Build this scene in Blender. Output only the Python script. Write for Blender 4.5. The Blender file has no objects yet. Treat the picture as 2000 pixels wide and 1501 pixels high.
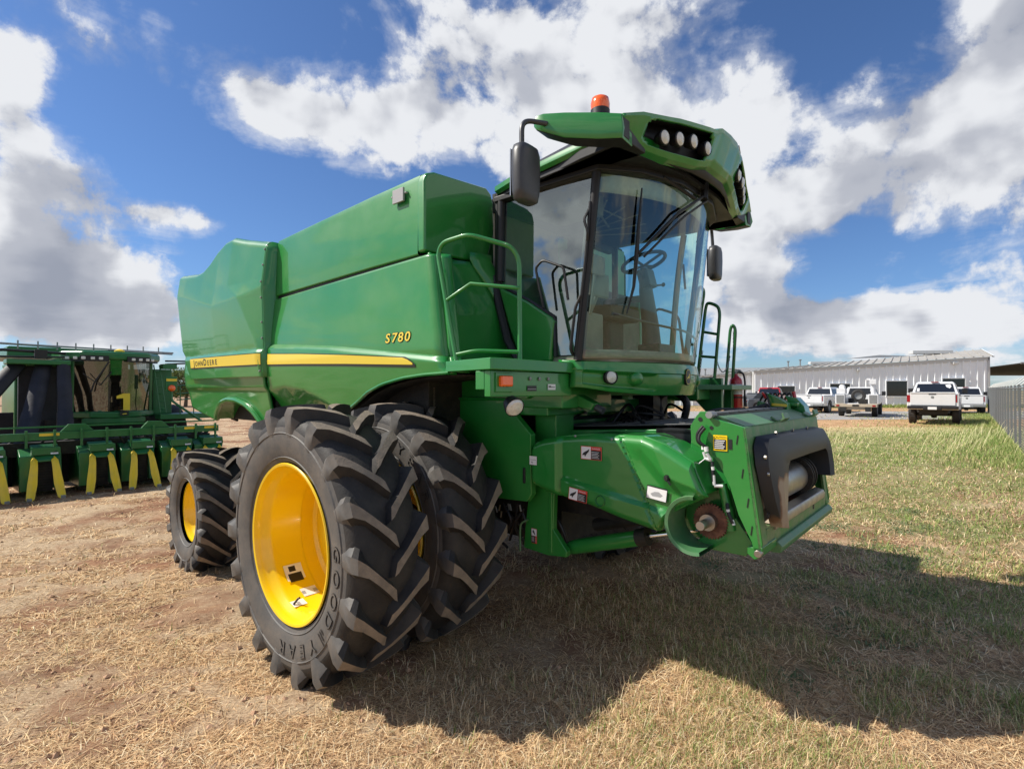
import bpy, math, random
import numpy as np
from mathutils import Vector, Matrix
random.seed(7); rng=np.random.default_rng(7)
R=math.radians
scn=bpy.context.scene
COL=scn.collection
for c in []: pass

# ---------------------------------------------------------------- materials
def mat(name,color,rough=.5,metal=0,coat=0,coatr=.1,var=None,vscale=3,vamt=.5,bump=0,bscale=60,spec=.5,detail=6,rvar=0):
    m=bpy.data.materials.new(name); m.use_nodes=True; nt=m.node_tree; n=nt.nodes; L=nt.links
    b=n['Principled BSDF']; c=tuple(color)+(1,)
    b.inputs['Base Color'].default_value=c; b.inputs['Roughness'].default_value=rough
    b.inputs['Metallic'].default_value=metal; b.inputs['Coat Weight'].default_value=coat
    b.inputs['Coat Roughness'].default_value=coatr; b.inputs['Specular IOR Level'].default_value=spec
    tc=n.new('ShaderNodeTexCoord')
    if var or rvar:
        nz=n.new('ShaderNodeTexNoise'); nz.inputs['Scale'].default_value=vscale; nz.inputs['Detail'].default_value=detail; nz.inputs['Roughness'].default_value=.62
        L.new(tc.outputs['Object'],nz.inputs['Vector'])
    if var:
        rp=n.new('ShaderNodeValToRGB'); rp.color_ramp.elements[0].position=.38; rp.color_ramp.elements[1].position=.72
        rp.color_ramp.elements[0].color=c
        v=tuple(color[i]*(1-vamt)+var[i]*vamt for i in range(3))+(1,)
        rp.color_ramp.elements[1].color=v
        L.new(nz.outputs['Fac'],rp.inputs['Fac']); L.new(rp.outputs['Color'],b.inputs['Base Color'])
    if rvar:
        mr=n.new('ShaderNodeMapRange'); mr.inputs['From Min'].default_value=.3; mr.inputs['From Max'].default_value=.7
        mr.inputs['To Min'].default_value=rough; mr.inputs['To Max'].default_value=rough+rvar
        L.new(nz.outputs['Fac'],mr.inputs['Value']); L.new(mr.outputs['Result'],b.inputs['Roughness'])
    if bump:
        n2=n.new('ShaderNodeTexNoise'); n2.inputs['Scale'].default_value=bscale; n2.inputs['Detail'].default_value=5
        L.new(tc.outputs['Object'],n2.inputs['Vector'])
        bp=n.new('ShaderNodeBump'); bp.inputs['Strength'].default_value=bump; bp.inputs['Distance'].default_value=.01
        L.new(n2.outputs['Fac'],bp.inputs['Height']); L.new(bp.outputs['Normal'],b.inputs['Normal'])
    return m
def glass(name,tint=(.78,.95,.9),refl=1.0,dark=0):
    m=bpy.data.materials.new(name); m.use_nodes=True; nt=m.node_tree; n=nt.nodes; L=nt.links
    n.remove(n['Principled BSDF']); out=n['Material Output']
    t=n.new('ShaderNodeBsdfTransparent'); t.inputs['Color'].default_value=tuple(tint)+(1,)
    g=n.new('ShaderNodeBsdfGlossy'); g.inputs['Roughness'].default_value=.015; g.inputs['Color'].default_value=(.92,1,.98,1)
    f=n.new('ShaderNodeFresnel'); f.inputs['IOR'].default_value=1.6
    ge=n.new('ShaderNodeNewGeometry'); mi_=n.new('ShaderNodeMapRange'); mi_.inputs[3].default_value=1.6; mi_.inputs[4].default_value=1/1.6; L.new(ge.outputs['Backfacing'],mi_.inputs[0]); L.new(mi_.outputs[0],f.inputs['IOR'])
    mu=n.new('ShaderNodeMath'); mu.operation='MULTIPLY_ADD'; mu.inputs[1].default_value=refl; mu.inputs[2].default_value=dark; mu.use_clamp=True
    L.new(f.outputs[0],mu.inputs[0]); mx=n.new('ShaderNodeMixShader')
    L.new(mu.outputs[0],mx.inputs['Fac']); L.new(t.outputs[0],mx.inputs[1]); L.new(g.outputs[0],mx.inputs[2]); L.new(mx.outputs[0],out.inputs['Surface'])
    return m
M={}
M['green']=mat('green_paint',(.009,.205,.026),.32,coat=.75,coatr=.05,var=(.14,.30,.10),vscale=1.7,vamt=.20,rvar=.14,bump=.16,bscale=1.3)
M['green_dusty']=mat('dusty_green_paint',(.05,.20,.07),.5,coat=.15,coatr=.3,var=(.22,.22,.15),vscale=4,vamt=.5,bump=.1,bscale=40)
M['green_worn']=mat('worn_green_paint',(.03,.20,.04),.5,coat=.1,var=(.28,.25,.17),vscale=7,vamt=.7,bump=.15,bscale=30)
M['green_old']=mat('faded_dark_green_paint',(.012,.14,.034),.38,coat=.3,coatr=.2,var=(.07,.16,.07),vscale=3,vamt=.35)
M['yellow']=mat('yellow_paint',(.90,.60,.0),.3,coat=.5,coatr=.08,var=(.78,.50,.03),vscale=4,vamt=.4)
M['snout']=mat('yellow_plastic',(.85,.62,.02),.42,var=(.60,.45,.08),vscale=5,vamt=.5)
M['stripe']=mat('yellow_vinyl',(.80,.60,.05),.4,coat=.2)
M['rubber']=mat('tyre_rubber',(.024,.023,.023),.62,var=(.075,.066,.056),vscale=6,vamt=.55,bump=.25,bscale=70,spec=.35)
M['rubberdust']=mat('dusty_lug_rubber',(.20,.165,.13),.8,var=(.32,.26,.20),vscale=11,vamt=.9,bump=.4,bscale=90,spec=.2)
M['rubberside']=mat('sidewall_rubber',(.085,.082,.078),.6,var=(.17,.145,.12),vscale=7,vamt=.7,bump=.15,bscale=50,spec=.4)
M['black']=mat('black_plastic',(.012,.012,.014),.42,rvar=.15,vscale=5)
M['greyplastic']=mat('dark_grey_plastic',(.045,.047,.052),.4,var=(.08,.08,.08),vscale=6,vamt=.4)
M['dark']=mat('dark_machinery',(.008,.009,.009),.7,var=(.05,.042,.034),vscale=9,vamt=.6,bump=.3)
M['steel']=mat('bare_steel',(.40,.38,.35),.30,metal=1,var=(.35,.30,.24),vscale=9,vamt=.6,rvar=.2)
M['chrome']=mat('chrome_rod',(.8,.8,.8),.08,metal=1)
M['rust']=mat('rusty_steel',(.11,.040,.025),.75,var=(.30,.14,.08),vscale=22,vamt=.8,bump=.3)
M['white']=mat('white_sticker',(.78,.78,.78),.4)
M['sblack']=mat('sticker_black',(.02,.02,.02),.4)
M['sred']=mat('sticker_red',(.65,.05,.03),.4)
M['sgrey']=mat('sticker_grey',(.35,.35,.36),.5)
M['caution']=mat('sticker_yellow',(.9,.62,.0),.4)
M['orange']=mat('orange_lens',(.95,.14,.01),.2,coat=.8,coatr=.05)
M['lens']=mat('lamp_lens',(.72,.72,.68),.15,coat=1,coatr=.03,var=(.45,.45,.43),vscale=40,vamt=.7,bump=.3,bscale=90)
M['red']=mat('red_enamel',(.48,.012,.02),.3,coat=.6)
M['interior']=mat('cab_interior_grey',(.34,.30,.25),.75,var=(.20,.17,.14),vscale=5,vamt=.6)
M['liner']=mat('cab_headliner',(.52,.49,.42),.85,var=(.36,.33,.27),vscale=14,vamt=.6)
M['seat']=mat('seat_fabric',(.10,.095,.085),.9,bump=.2)
M['glass']=glass('cab_glass',(.70,.90,.86),1.0,.03)
M['glassside']=glass('side_glass',(.42,.54,.53),1.2,.20)
def shieldm():
    m=mat('worn_black_shield',(.018,.018,.020),.5,var=(.03,.03,.03),vscale=5); nt=m.node_tree;n=nt.nodes;L=nt.links;b=n['Principled BSDF']
    tc=n.new('ShaderNodeTexCoord'); sp=n.new('ShaderNodeSeparateXYZ'); L.new(tc.outputs['Object'],sp.inputs[0])
    nz=n.new('ShaderNodeTexNoise'); nz.inputs['Scale'].default_value=6; nz.inputs['Detail'].default_value=5; L.new(tc.outputs['Object'],nz.inputs['Vector'])
    # polished-by-crop steel corner low on the near side, rust round it
    a=n.new('ShaderNodeMapRange'); a.inputs[1].default_value=1.56; a.inputs[2].default_value=1.42; L.new(sp.outputs['Z'],a.inputs[0])
    b2=n.new('ShaderNodeMapRange'); b2.inputs[1].default_value=-.80; b2.inputs[2].default_value=-.72; L.new(sp.outputs['Y'],b2.inputs[0])
    c=n.new('ShaderNodeMapRange'); c.inputs[1].default_value=.2; c.inputs[2].default_value=-.2; L.new(sp.outputs['Y'],c.inputs[0])
    mu=n.new('ShaderNodeMath'); mu.operation='MULTIPLY'; L.new(a.outputs[0],mu.inputs[0]); L.new(b2.outputs[0],mu.inputs[1])
    m3=n.new('ShaderNodeMath'); m3.operation='MULTIPLY'; L.new(mu.outputs[0],m3.inputs[0]); L.new(c.outputs[0],m3.inputs[1])
    ad=n.new('ShaderNodeMath'); ad.operation='ADD'; L.new(m3.outputs[0],ad.inputs[0]); L.new(nz.outputs['Fac'],ad.inputs[1])
    rp=n.new('ShaderNodeValToRGB'); e=rp.color_ramp.elements; e[0].position=.80; e[0].color=(.018,.018,.020,1); e[1].position=1.0; e[1].color=(.33,.25,.17,1)
    x=e.new(.88); x.color=(.16,.075,.035,1); mr=n.new('ShaderNodeMath'); mr.operation='MULTIPLY'; mr.inputs[1].default_value=.72; L.new(ad.outputs[0],mr.inputs[0])
    L.new(mr.outputs[0],rp.inputs['Fac']); L.new(rp.outputs['Color'],b.inputs['Base Color']); return m
M['shieldm']=shieldm()
M['fencewire']=mat('weathered_wire',(.10,.105,.105),.6,metal=.2)
M['galv']=mat('galvanised_metal',(.30,.31,.31),.5,metal=.5,var=(.2,.2,.19),vscale=8,vamt=.6)

# ---------------------------------------------------------------- mesh builder
SPLIT={'bolt','slot','hose','hose_fitting','coupler_cap','console','gusset_','tools','duct_backing','pillar_'}
class MB:
    def __init__(s): s.v=[]; s.f=[]; s.m=[]
    def add(s,vs,fs,mi=0):
        o=len(s.v); s.v+= [tuple(map(float,p)) for p in vs]; s.f+=[tuple(i+o for i in f) for f in fs]; s.m+=[mi]*len(fs); return s
    def box(s,c,d,mi=0,rot=None,at=None):
        vs=[Vector((x*d[0]/2,y*d[1]/2,z*d[2]/2)) for x in(-1,1) for y in(-1,1) for z in(-1,1)]
        if rot: 
            m=rot if isinstance(rot,Matrix) else Matrix.Rotation(R(rot[1]),3,rot[0])
            vs=[m@v for v in vs]
        vs=[v+Vector(c) for v in vs]
        return s.add(vs,[(0,1,3,2),(4,6,7,5),(0,4,5,1),(2,3,7,6),(0,2,6,4),(1,5,7,3)],mi)
    def bb(s,a,b,mi=0):
        return s.box([(a[i]+b[i])/2 for i in range(3)],[abs(b[i]-a[i]) for i in range(3)],mi)
    def ext(s,pts,off,mi=0,mcap=None):
        n=len(pts); off=Vector(off); P=[Vector(p) for p in pts]
        o=len(s.v); s.add(P+[p+off for p in P],[(i,(i+1)%n,(i+1)%n+n,i+n) for i in range(n)],mi)
        s.f+= [tuple(o+i for i in range(n))[::-1],tuple(o+n+i for i in range(n))]; s.m+=[mi if mcap is None else mcap]*2
        return s
    def xz(s,poly,y,dy,mi=0,mcap=None): return s.ext([(a,y,b) for a,b in poly],(0,dy,0),mi,mcap)
    def xy(s,poly,z,dz,mi=0): return s.ext([(a,b,z) for a,b in poly],(0,0,dz),mi)
    def yz(s,poly,x,dx,mi=0): return s.ext([(x,a,b) for a,b in poly],(dx,0,0),mi)
    def tube(s,path,r,n=10,mi=0,closed=False,cap=True):
        P=[Vector(p) for p in path]; N=len(P); rs=r if isinstance(r,(list,tuple)) else [r]*N
        T=[]
        for i in range(N):
            a=P[(i-1)%N] if (closed or i>0) else P[i]; b=P[(i+1)%N] if (closed or i<N-1) else P[i]
            t=(b-a); T.append(t.normalized() if t.length>1e-9 else Vector((0,0,1)))
        u=T[0].orthogonal().normalized(); vs=[]
        for i in range(N):
            u=(u-T[i]*u.dot(T[i])); u=u.normalized() if u.length>1e-6 else T[i].orthogonal().normalized()
            w=T[i].cross(u)
            for k in range(n):
                a=2*math.pi*k/n; vs.append(P[i]+(u*math.cos(a)+w*math.sin(a))*rs[i])
        fs=[]
        for i in range(N if closed else N-1):
            j=(i+1)%N
            for k in range(n): fs.append((i*n+k,i*n+(k+1)%n,j*n+(k+1)%n,j*n+k))
        if cap and not closed: fs+=[tuple(range(n))[::-1],tuple((N-1)*n+k for k in range(n))]
        return s.add(vs,fs,mi)
    def lathe(s,prof,c,axis='Y',n=32,mi=0,a0=0,a1=2*math.pi,mf=None):
        # prof: (r, h) ; h along axis
        full=abs(a1-a0-2*math.pi)<1e-6; K=n if full else n+1; vs=[]
        if isinstance(axis,str): ax=Vector({'X':(1,0,0),'Y':(0,1,0),'Z':(0,0,1)}[axis])
        else: ax=Vector(axis).normalized()
        if abs(ax.y)>.99: e1=Vector((1,0,0)); e2=Vector((0,0,1))
        elif abs(ax.z)>.99: e1=Vector((1,0,0)); e2=Vector((0,1,0))
        else: e1=ax.cross(Vector((0,0,1))).normalized(); e2=e1.cross(ax)
        c=Vector(c)
        for r,h in prof:
            for k in range(K):
                a=a0+(a1-a0)*k/n; vs.append(c+ax*h+(e1*math.cos(a)+e2*math.sin(a))*r)
        o=len(s.f); fs=[];mm=[]
        for i in range(len(prof)-1):
            for k in range(n):
                k2=(k+1)%K; fs.append((i*K+k,i*K+k2,(i+1)*K+k2,(i+1)*K+k)); mm.append(mf[i] if mf else mi)
        s.add(vs,fs,mi); s.m[o:]=mm; return s
    def patch(s,fn,ns,nt,mi=0,mfn=None):
        vs=[fn(i/ns,j/nt) for j in range(nt+1) for i in range(ns+1)]
        fs=[];mm=[]
        for j in range(nt):
            for i in range(ns):
                a=j*(ns+1)+i; fs.append((a,a+1,a+ns+2,a+ns+1)); mm.append(mfn((i+.5)/ns,(j+.5)/nt) if mfn else mi)
        o=len(s.m); s.add(vs,fs,mi); s.m[o:]=mm; return s
    def pieces(s):
        n=len(s.v); p=list(range(n))
        def fd(a):
            while p[a]!=a: p[a]=p[p[a]]; a=p[a]
            return a
        for f in s.f:
            r=fd(f[0])
            for i in f[1:]:
                q=fd(i)
                if q!=r: p[q]=r
        g={}
        for f,m in zip(s.f,s.m): g.setdefault(fd(f[0]),[]).append((f,m))
        out=[]
        for k,fm in g.items():
            ids=sorted({i for f,_ in fm for i in f}); mp={a:b for b,a in enumerate(ids)}
            b=MB(); b.v=[s.v[i] for i in ids]; b.f=[tuple(mp[i] for i in f) for f,_ in fm]; b.m=[m for _,m in fm]; out.append(b)
        return out
    def build(s,name,mats,parent=None,bevel=0,seg=2,smooth=35,solid=0,loc=None,recalc=True):
        if name in SPLIT:
            ps=s.pieces()
            if 1<len(ps)<=60: return [b.build(name,mats,parent,bevel,seg,smooth,solid,loc,recalc,) for b in ps][0]
        me=bpy.data.meshes.new(name); me.from_pydata(s.v,[],s.f); 
        if not isinstance(mats,(list,tuple)): mats=[mats]
        for m in mats: me.materials.append(M[m] if isinstance(m,str) else m)
        me.polygons.foreach_set('material_index',s.m); me.update()
        if recalc:
            import bmesh
            b=bmesh.new(); b.from_mesh(me); bmesh.ops.remove_doubles(b,verts=b.verts,dist=1e-5); bmesh.ops.recalc_face_normals(b,faces=b.faces); b.to_mesh(me); b.free()
        me.polygons.foreach_set('use_smooth',[True]*len(me.polygons)); me.set_sharp_from_angle(angle=R(smooth))
        o=bpy.data.objects.new(name,me); COL.objects.link(o)
        if parent: o.parent=parent
        if loc: o.location=loc
        if solid:
            md=o.modifiers.new('thick','SOLIDIFY'); md.thickness=solid; md.offset=-1
        if bevel:
            md=o.modifiers.new('bevel','BEVEL'); md.width=bevel; md.segments=seg; md.limit_method='ANGLE'; md.angle_limit=R(40); md.harden_normals=True
        return o
def tag(o,label=None,cat=None,group=None,kind=None):
    if label:o['label']=label
    if cat:o['category']=cat
    if group:o['group']=group
    if kind:o['kind']=kind
    return o
def empty(name,loc=(0,0,0),rz=0,**k):
    o=bpy.data.objects.new(name,None); COL.objects.link(o); o.location=loc; o.rotation_euler=(0,0,rz); o.empty_display_size=.2
    return tag(o,**k)
def kids(o): return [c for c in list(bpy.data.objects) if c.parent==o]
def copy_tree(o,parent=None):
    c=o.copy(); COL.objects.link(c); c.parent=parent
    for ch in kids(o): copy_tree(ch,c)
    return c
# ------------- text glyph meshes
_gc={}
def glyph(t,offset=0.0):
    k=(t,offset)
    if k not in _gc:
        cu=bpy.data.curves.new('glyph','FONT'); cu.body=t; cu.size=1; cu.resolution_u=3; cu.align_x='CENTER'; cu.offset=offset
        ob=bpy.data.objects.new('glyph',cu); COL.objects.link(ob); bpy.context.view_layer.update()
        dg=bpy.context.evaluated_depsgraph_get(); me=ob.evaluated_get(dg).to_mesh()
        _gc[k]=([tuple(v.co) for v in me.vertices],[tuple(p.vertices) for p in me.polygons])
        ob.evaluated_get(dg).to_mesh_clear(); bpy.data.objects.remove(ob); bpy.data.curves.remove(cu)
    return _gc[k]
def text(mb,t,org,xd,yd,size,mi=0,offset=0.0,shear=0.0,wide=1.0,lift=0.0,warp=None):
    vs,fs=glyph(t,offset); X=Vector(xd).normalized(); Y=Vector(yd).normalized(); N=X.cross(Y); O=Vector(org)
    out=[]
    for v in vs:
        a=(v[0]*wide+v[1]*shear)*size; b=v[1]*size
        out.append(warp(a,b) if warp else O+X*a+Y*b+N*lift)
    mb.add(out,fs,mi)
def sticker(parent,org,xd,yd,w,h,base='white',items=(),name='sticker',lift=.004):
    """flat printed label; items: ('r',x0,y0,x1,y1,mat) or ('t',text,x,y,size,mat) or ('p',poly,mat) in 0..1 coords"""
    X=Vector(xd).normalized(); Y=Vector(yd).normalized(); N=X.cross(Y); O=Vector(org); mats=[base]; mb=MB()
    def mi(m):
        if m not in mats: mats.append(m)
        return mats.index(m)
    P=lambda a,b,l: O+X*(a-.5)*w+Y*(b-.5)*h+N*l
    mb.add([P(0,0,lift),P(1,0,lift),P(1,1,lift),P(0,1,lift)],[(0,1,2,3)],0)
    for i,it in enumerate(items):
        l=lift+.0008*(i+1)
        if it[0]=='r': mb.add([P(it[1],it[2],l),P(it[3],it[2],l),P(it[3],it[4],l),P(it[1],it[4],l)],[(0,1,2,3)],mi(it[5]))
        elif it[0]=='p': mb.add([P(a,b,l) for a,b in it[1]],[tuple(range(len(it[1])))],mi(it[2]))
        elif it[0]=='t': text(mb,it[1],P(it[2],it[3],l),X,Y,it[4],mi(it[5]))
    return mb.build(name,mats,parent,recalc=False)
def lerp(a,b,t): return a+(b-a)*t
def interp(x,pts):
    if x<=pts[0][0]: return pts[0][1]
    for (a,b),(c,d) in zip(pts,pts[1:]):
        if x<=c: return b+(d-b)*(x-a)/(c-a) if c>a else d
    return pts[-1][1]
def smooth_path(pts,n=6):
    P=[Vector(p) for p in pts]; out=[]
    for i in range(len(P)-1):
        p0=P[max(i-1,0)];p1=P[i];p2=P[i+1];p3=P[min(i+2,len(P)-1)]
        for k in range(n):
            t=k/n; out.append(.5*((2*p1)+(p2-p0)*t+(2*p0-5*p1+4*p2-p3)*t*t+(3*p1-p0-3*p2+p3)*t**3))
    out.append(P[-1]); return out
def rounded(pts,r=.05,n=4,closed=False):
    P=[Vector(p) for p in pts]; out=[]; N=len(P)
    for i in range(N):
        if not closed and i in(0,N-1): out.append(P[i]); continue
        a=P[i-1];b=P[i];c=P[(i+1)%N]; d1=min(r,(a-b).length*.45); d2=min(r,(c-b).length*.45)
        s=b+(a-b).normalized()*d1; e=b+(c-b).normalized()*d2
        for k in range(n+1):
            t=k/n; out.append(s*(1-t)**2+b*2*t*(1-t)+e*t*t)
    return out
# ================================================================= WHEELS
def tyre_mesh(Rt,w,rb,nl,delta=.25,lugh=.055,text_at=None,lugw=.040,twist=0):
    """Rt outer radius over the lugs, w half width, rb bead radius, nl lugs per side; axis = local Y, near side = -Y"""
    mb=MB(); Rc=Rt-lugh; H=Rc-rb
    prof=[(rb,.84),(rb+.03,.90),(rb+H*.25,.98),(rb+H*.5,1.02),(rb+H*.72,1.0),(rb+H*.86,.93),(rb+H*.94,.80),(rb+H*.985,.45),(Rc,0)]
    P=[(r,-w*q) for r,q in prof]+[(r,w*q) for r,q in prof[-2::-1]]
    n=96; mf=[2]*4+[0]*8+[2]*4
    mb.lathe(P,(0,0,0),'Y',n,0,mf=mf)
    # bead ring lines
    for rr,q in ((rb+.035,.925),(rb+H*.60,1.03)):
        for s in(-1,1): mb.lathe([(rr-.006,s*w*(q-.02)),(rr,s*w*(q+.008)),(rr+.006,s*w*(q-.02))],(0,0,0),'Y',n,2)
    secs=[ # top r frac of Rt-..., top y/w, base r, base y/w, half top, half base, phase
        (rb+H*.52,1.015,rb+H*.50,.90,lugw*.7,lugw*1.5,-.04),
        (rb+H*.74,1.05,rb+H*.70,.92,lugw*.95,lugw*2.1,-.02),
        (Rt-.066,1.085,rb+H*.84,.86,lugw*1.05,lugw*2.2,.0),
        (Rt-.018,1.035,rb+H*.89,.78,lugw*1.0,lugw*2.0,.03),
        (Rt-.007,.80,rb+H*.93,.68,lugw*.95,lugw*1.55,.18),
        (Rt-.002,.52,rb+H*.96,.50,lugw*.88,lugw*1.4,.45),
        (Rt,.24,rb+H*.98,.24,lugw*.85,lugw*1.35,.74),
        (Rt,.06,Rc-.005,.06,lugw*1.0,lugw*1.5,.93),
        (Rt-.004,-.04,Rc-.005,-.06,lugw*.9,lugw*1.4,1.02)]
    for side in(-1,1):
        for k in range(nl):
            ph=2*math.pi*(k+(.5 if side>0 else 0))/nl+twist; V=[]
            jit=random.uniform(-.003,.003)
            for (rt,yt,r0,y0,ht,hb,s) in secs:
                a=ph-delta*s
                er=Vector((math.cos(a),0,math.sin(a))); et=Vector((-math.sin(a),0,math.cos(a)))
                # direction along lug, to turn the cross-section square to it
                dv=(et*(-delta*Rt*1.0)+Vector((0,side*w*-1.0,0)))
                sk=.35 if s>.1 else 0
                off=Vector((0,side*-1*sk,0))
                T=er*(rt+jit)+Vector((0,side*yt*w,0)); B=er*r0+Vector((0,side*y0*w,0))
                e=(et+off*-1*(1 if s>.1 else 0)*.6).normalized()
                V+=[B+e*hb,T+e*ht,T-e*ht,B-e*hb]
            n0=len(secs); fs=[];o=len(mb.v)
            mm=[]
            for i in range(n0-1):
                a=i*4
                fs+=[(a,a+1,a+5,a+4),(a+1,a+2,a+6,a+5),(a+2,a+3,a+7,a+6)]; mm+=[2 if i<2 else 0,(1 if i>=3 else 2),2 if i<2 else 0]
            fs+=[(0,3,2,1),((n0-1)*4,(n0-1)*4+1,(n0-1)*4+2,(n0-1)*4+3)]; mm+=[2,0]
            q=len(mb.m); mb.add(V,fs); mb.m[q:]=mm
    if text_at is not None:
        def sw(r): return w*interp(r,[(a,b) for a,b in prof])
        def put(ch,th,size,off,mi,lift,r0):
            def wp(a,b):
                r=r0+b; an=R(th)-a/r0; return (r*math.cos(an),-sw(r)-lift,r*math.sin(an))
            text(mb,ch,(0,0,0),(1,0,0),(0,0,1),size,mi,off,wide=1.15,warp=wp)
        hs=H*.34; r0=rb+H*.29
        for i,ch in enumerate('GOOD>YEAR'):
            th=text_at-i*12.0
            if ch=='>':
                for q,(a0,l0) in enumerate(((-2.2,.9),(0,.65),(2.0,.4))):
                    vs=[]
                    for r_ in (r0+hs*.05,r0+hs*l0):
                        for dd in(-.55,.55):
                            an=R(th+a0+dd+(r_-r0)*18); vs.append((r_*math.cos(an),-sw(r_)-.005,r_*math.sin(an)))
                    mb.add(vs,[(0,1,3,2)],3)
                continue
            put(ch,th,hs,.022,3,.004,r0); put(ch,th,hs,-.010,2,.0065,r0)
    return mb
RUB=['rubber','rubberdust','rubberside','black']
def rim_mesh(rf,hw,dish):
    mb=MB()
    p=[(rf-.012,-hw+.012),(rf,-hw),(rf-.006,-hw-.008),(rf-.022,-hw-.004),(rf-.032,-hw+.03),(rf-.036,-hw+.06),(rf-.058,-hw+.085),(rf-.066,-hw+.12),(rf-.070,dish-.10),(rf-.074,dish-.092),(rf-.078,dish-.10),(rf-.080,dish),(rf-.11,dish+.02),(rf*.55,dish-.02),(rf*.40,dish+.01),(rf*.28,dish+.01),(.16,dish-.03),(.14,dish-.10),(.001,dish-.11)]
    mb.lathe(p,(0,0,0),'Y',72)
    q=[(rf-.035,hw),(rf,hw),(rf-.012,hw-.012),(rf-.03,hw-.06),(rf-.048,0),(rf-.028,-hw+.03),(rf-.012,-hw+.012)]
    mb.lathe(q,(0,0,0),'Y',72)
    mb.lathe([(rf-.08,dish),(rf-.03,dish+.01)],(0,0,0),'Y',72)
    for k in range(10):
        a=2*math.pi*k/10; mb.lathe([(.001,-.03),(.016,-.03),(.018,0)],(math.cos(a)*rf*.33,dish,math.sin(a)*rf*.33),'Y',8)
    return mb
def wheel(parent,name,loc,tm,rm,steer=0,spin=0):
    r=rm.build(name,'yellow',parent,smooth=40); r.location=loc; r.rotation_euler=(0,0,R(steer))
    t=tm.build('tyre',RUB,r,smooth=38)
    return r
H0=Vector((.0621,5.5516,0)); RZ=-.7258
def sst(a,b,x): t=min(1,max(0,(x-a)/(b-a))); return t*t*(3-2*t)
# ================================================================= COMBINE HARVESTER  (local: x forward, y to its left, z up)
CB=empty('combine_harvester',H0,RZ,label='large green combine harvester with dual yellow-rimmed front wheels and a tall glass cab',cat='combine harvester')
def P(name,mb,mats,**k): return mb.build(name,mats,k.pop('parent',CB),**k)
LABEL=lambda o,l:(o.__setitem__('label',l),o)[1]
# wheels
rf=rim_mesh(.56,.225,.215)
tA=tyre_mesh(.968,.255,.565,18,text_at=6,twist=.06,lugw=.046,lugh=.060); tB=tyre_mesh(.968,.255,.565,18,text_at=122,twist=.20,lugw=.046,lugh=.060)
w1=wheel(CB,'wheel',(0,-2.225,.93),tA,rf); LABEL(w1,'yellow-rimmed outer front dual wheel nearest the camera')
w2=wheel(CB,'wheel',(0,-1.482,.93),tB,rf); LABEL(w2,'inner front dual wheel close to the green body')
def copyw(w,loc,rz=0):
    c=copy_tree(w,CB); c.location=loc; c.rotation_euler=(0,0,rz); c['label']=''; del c['label']; return c
copyw(w1,(0,1.482,.93)); copyw(w1,(0,2.225,.93))
tR=tyre_mesh(.70,.31,.345,18,delta=.42,lugh=.05,text_at=None,twist=.1,lugw=.036); rr=rim_mesh(.345,.22,.12)
w3=wheel(CB,'wheel',(-3.1,-1.846,.62),tR,rr,steer=-2.2); LABEL(w3,'smaller yellow-rimmed rear steering wheel')
copyw(w3,(-3.1,1.846,.62))
# stickers on outer rim barrel
def barrel(th0,th1,y0,y1,r,mats,rowfn,name,par):
    mb=MB(); mb.patch(lambda s,t:(r*math.cos(lerp(th0,th1,s)),lerp(y0,y1,t),r*math.sin(lerp(th0,th1,s))),10,8,0,rowfn); return mb.build(name,mats,par,recalc=False)
def stripes(s,t): return 1 if s<.5 and .1<t<.9 and int(s*20)%2 else 0
barrel(3.76,4.06,-.07,.07,.4872,['white','sblack','caution'],lambda s,t: 1 if (s>.5 and .08<t<.92) or (.12<s<.40 and .3<t<.6) else (2 if s>.92 else 0),'warning_decal',w1)
barrel(4.22,4.40,-.02,.10,.4872,['white','sgrey'],lambda s,t:1 if .3<s<.7 and (t<.3 or t>.7) else 0,'information_decal',w1)
barrel(4.42,4.58,-.14,-.04,.4885,['white','sgrey'],lambda s,t:1 if .3<s<.8 and .4<t<.6 else 0,'information_decal',w1)
# valve
mb=MB(); mb.tube([(-.10,-.13,-.476),(-.09,-.10,-.44),(-.07,-.10,-.43)],.008,8); P('valve',mb,'sblack',parent=w1)

# ---- core body (shaded machinery behind the panels)
mb=MB(); mb.bb((-4.55,-1.40,1.62),(.25,1.45,3.3)); mb.bb((-4.0,-.75,.75),(.7,.75,1.7)); mb.bb((-.25,-1.2,.70),(.25,1.2,1.15)); mb.bb((-3.3,-1.5,.52),(-2.95,1.5,.78))
mb.bb((-2.4,-1.2,1.0),(-.9,1.2,1.7))
P('machine_core',mb,'dark',bevel=.01)
mb=MB(); mb.tube([(0,-2.0,.93),(0,2.0,.93)],.11,16); mb.lathe([(.30,-.25),(.30,.12),(.2,.2)],(0,-1.02,.93),'Y',24); mb.lathe([(.30,-.12),(.30,.25),(.2,.3)],(0,1.0,.93),'Y',24)
P('front_axle',mb,'dark')
# underbody clutter under the rear
mb=MB()
for k in range(26):
    a=Vector((random.uniform(-4.2,-1.6),random.uniform(-1.35,-.6),random.uniform(1.0,1.75))); d=Vector((random.uniform(-.5,.5),random.uniform(-.1,.1),random.uniform(-.35,.35)))
    mb.tube([a,a+d*.5+Vector((0,0,-.06)),a+d],random.uniform(.008,.025),6)
mb.tube([(-2.35,-1.3,1.65),(-2.55,-1.3,1.15),(-2.9,-1.25,.72)],.03); mb.tube([(-2.3,-1.3,1.1),(-2.2,-1.3,1.6)],.02); mb.tube([(-2.25,-1.2,1.25),(-2.8,-1.2,1.3)],.018)
P('hose',mb,'dark')

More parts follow.
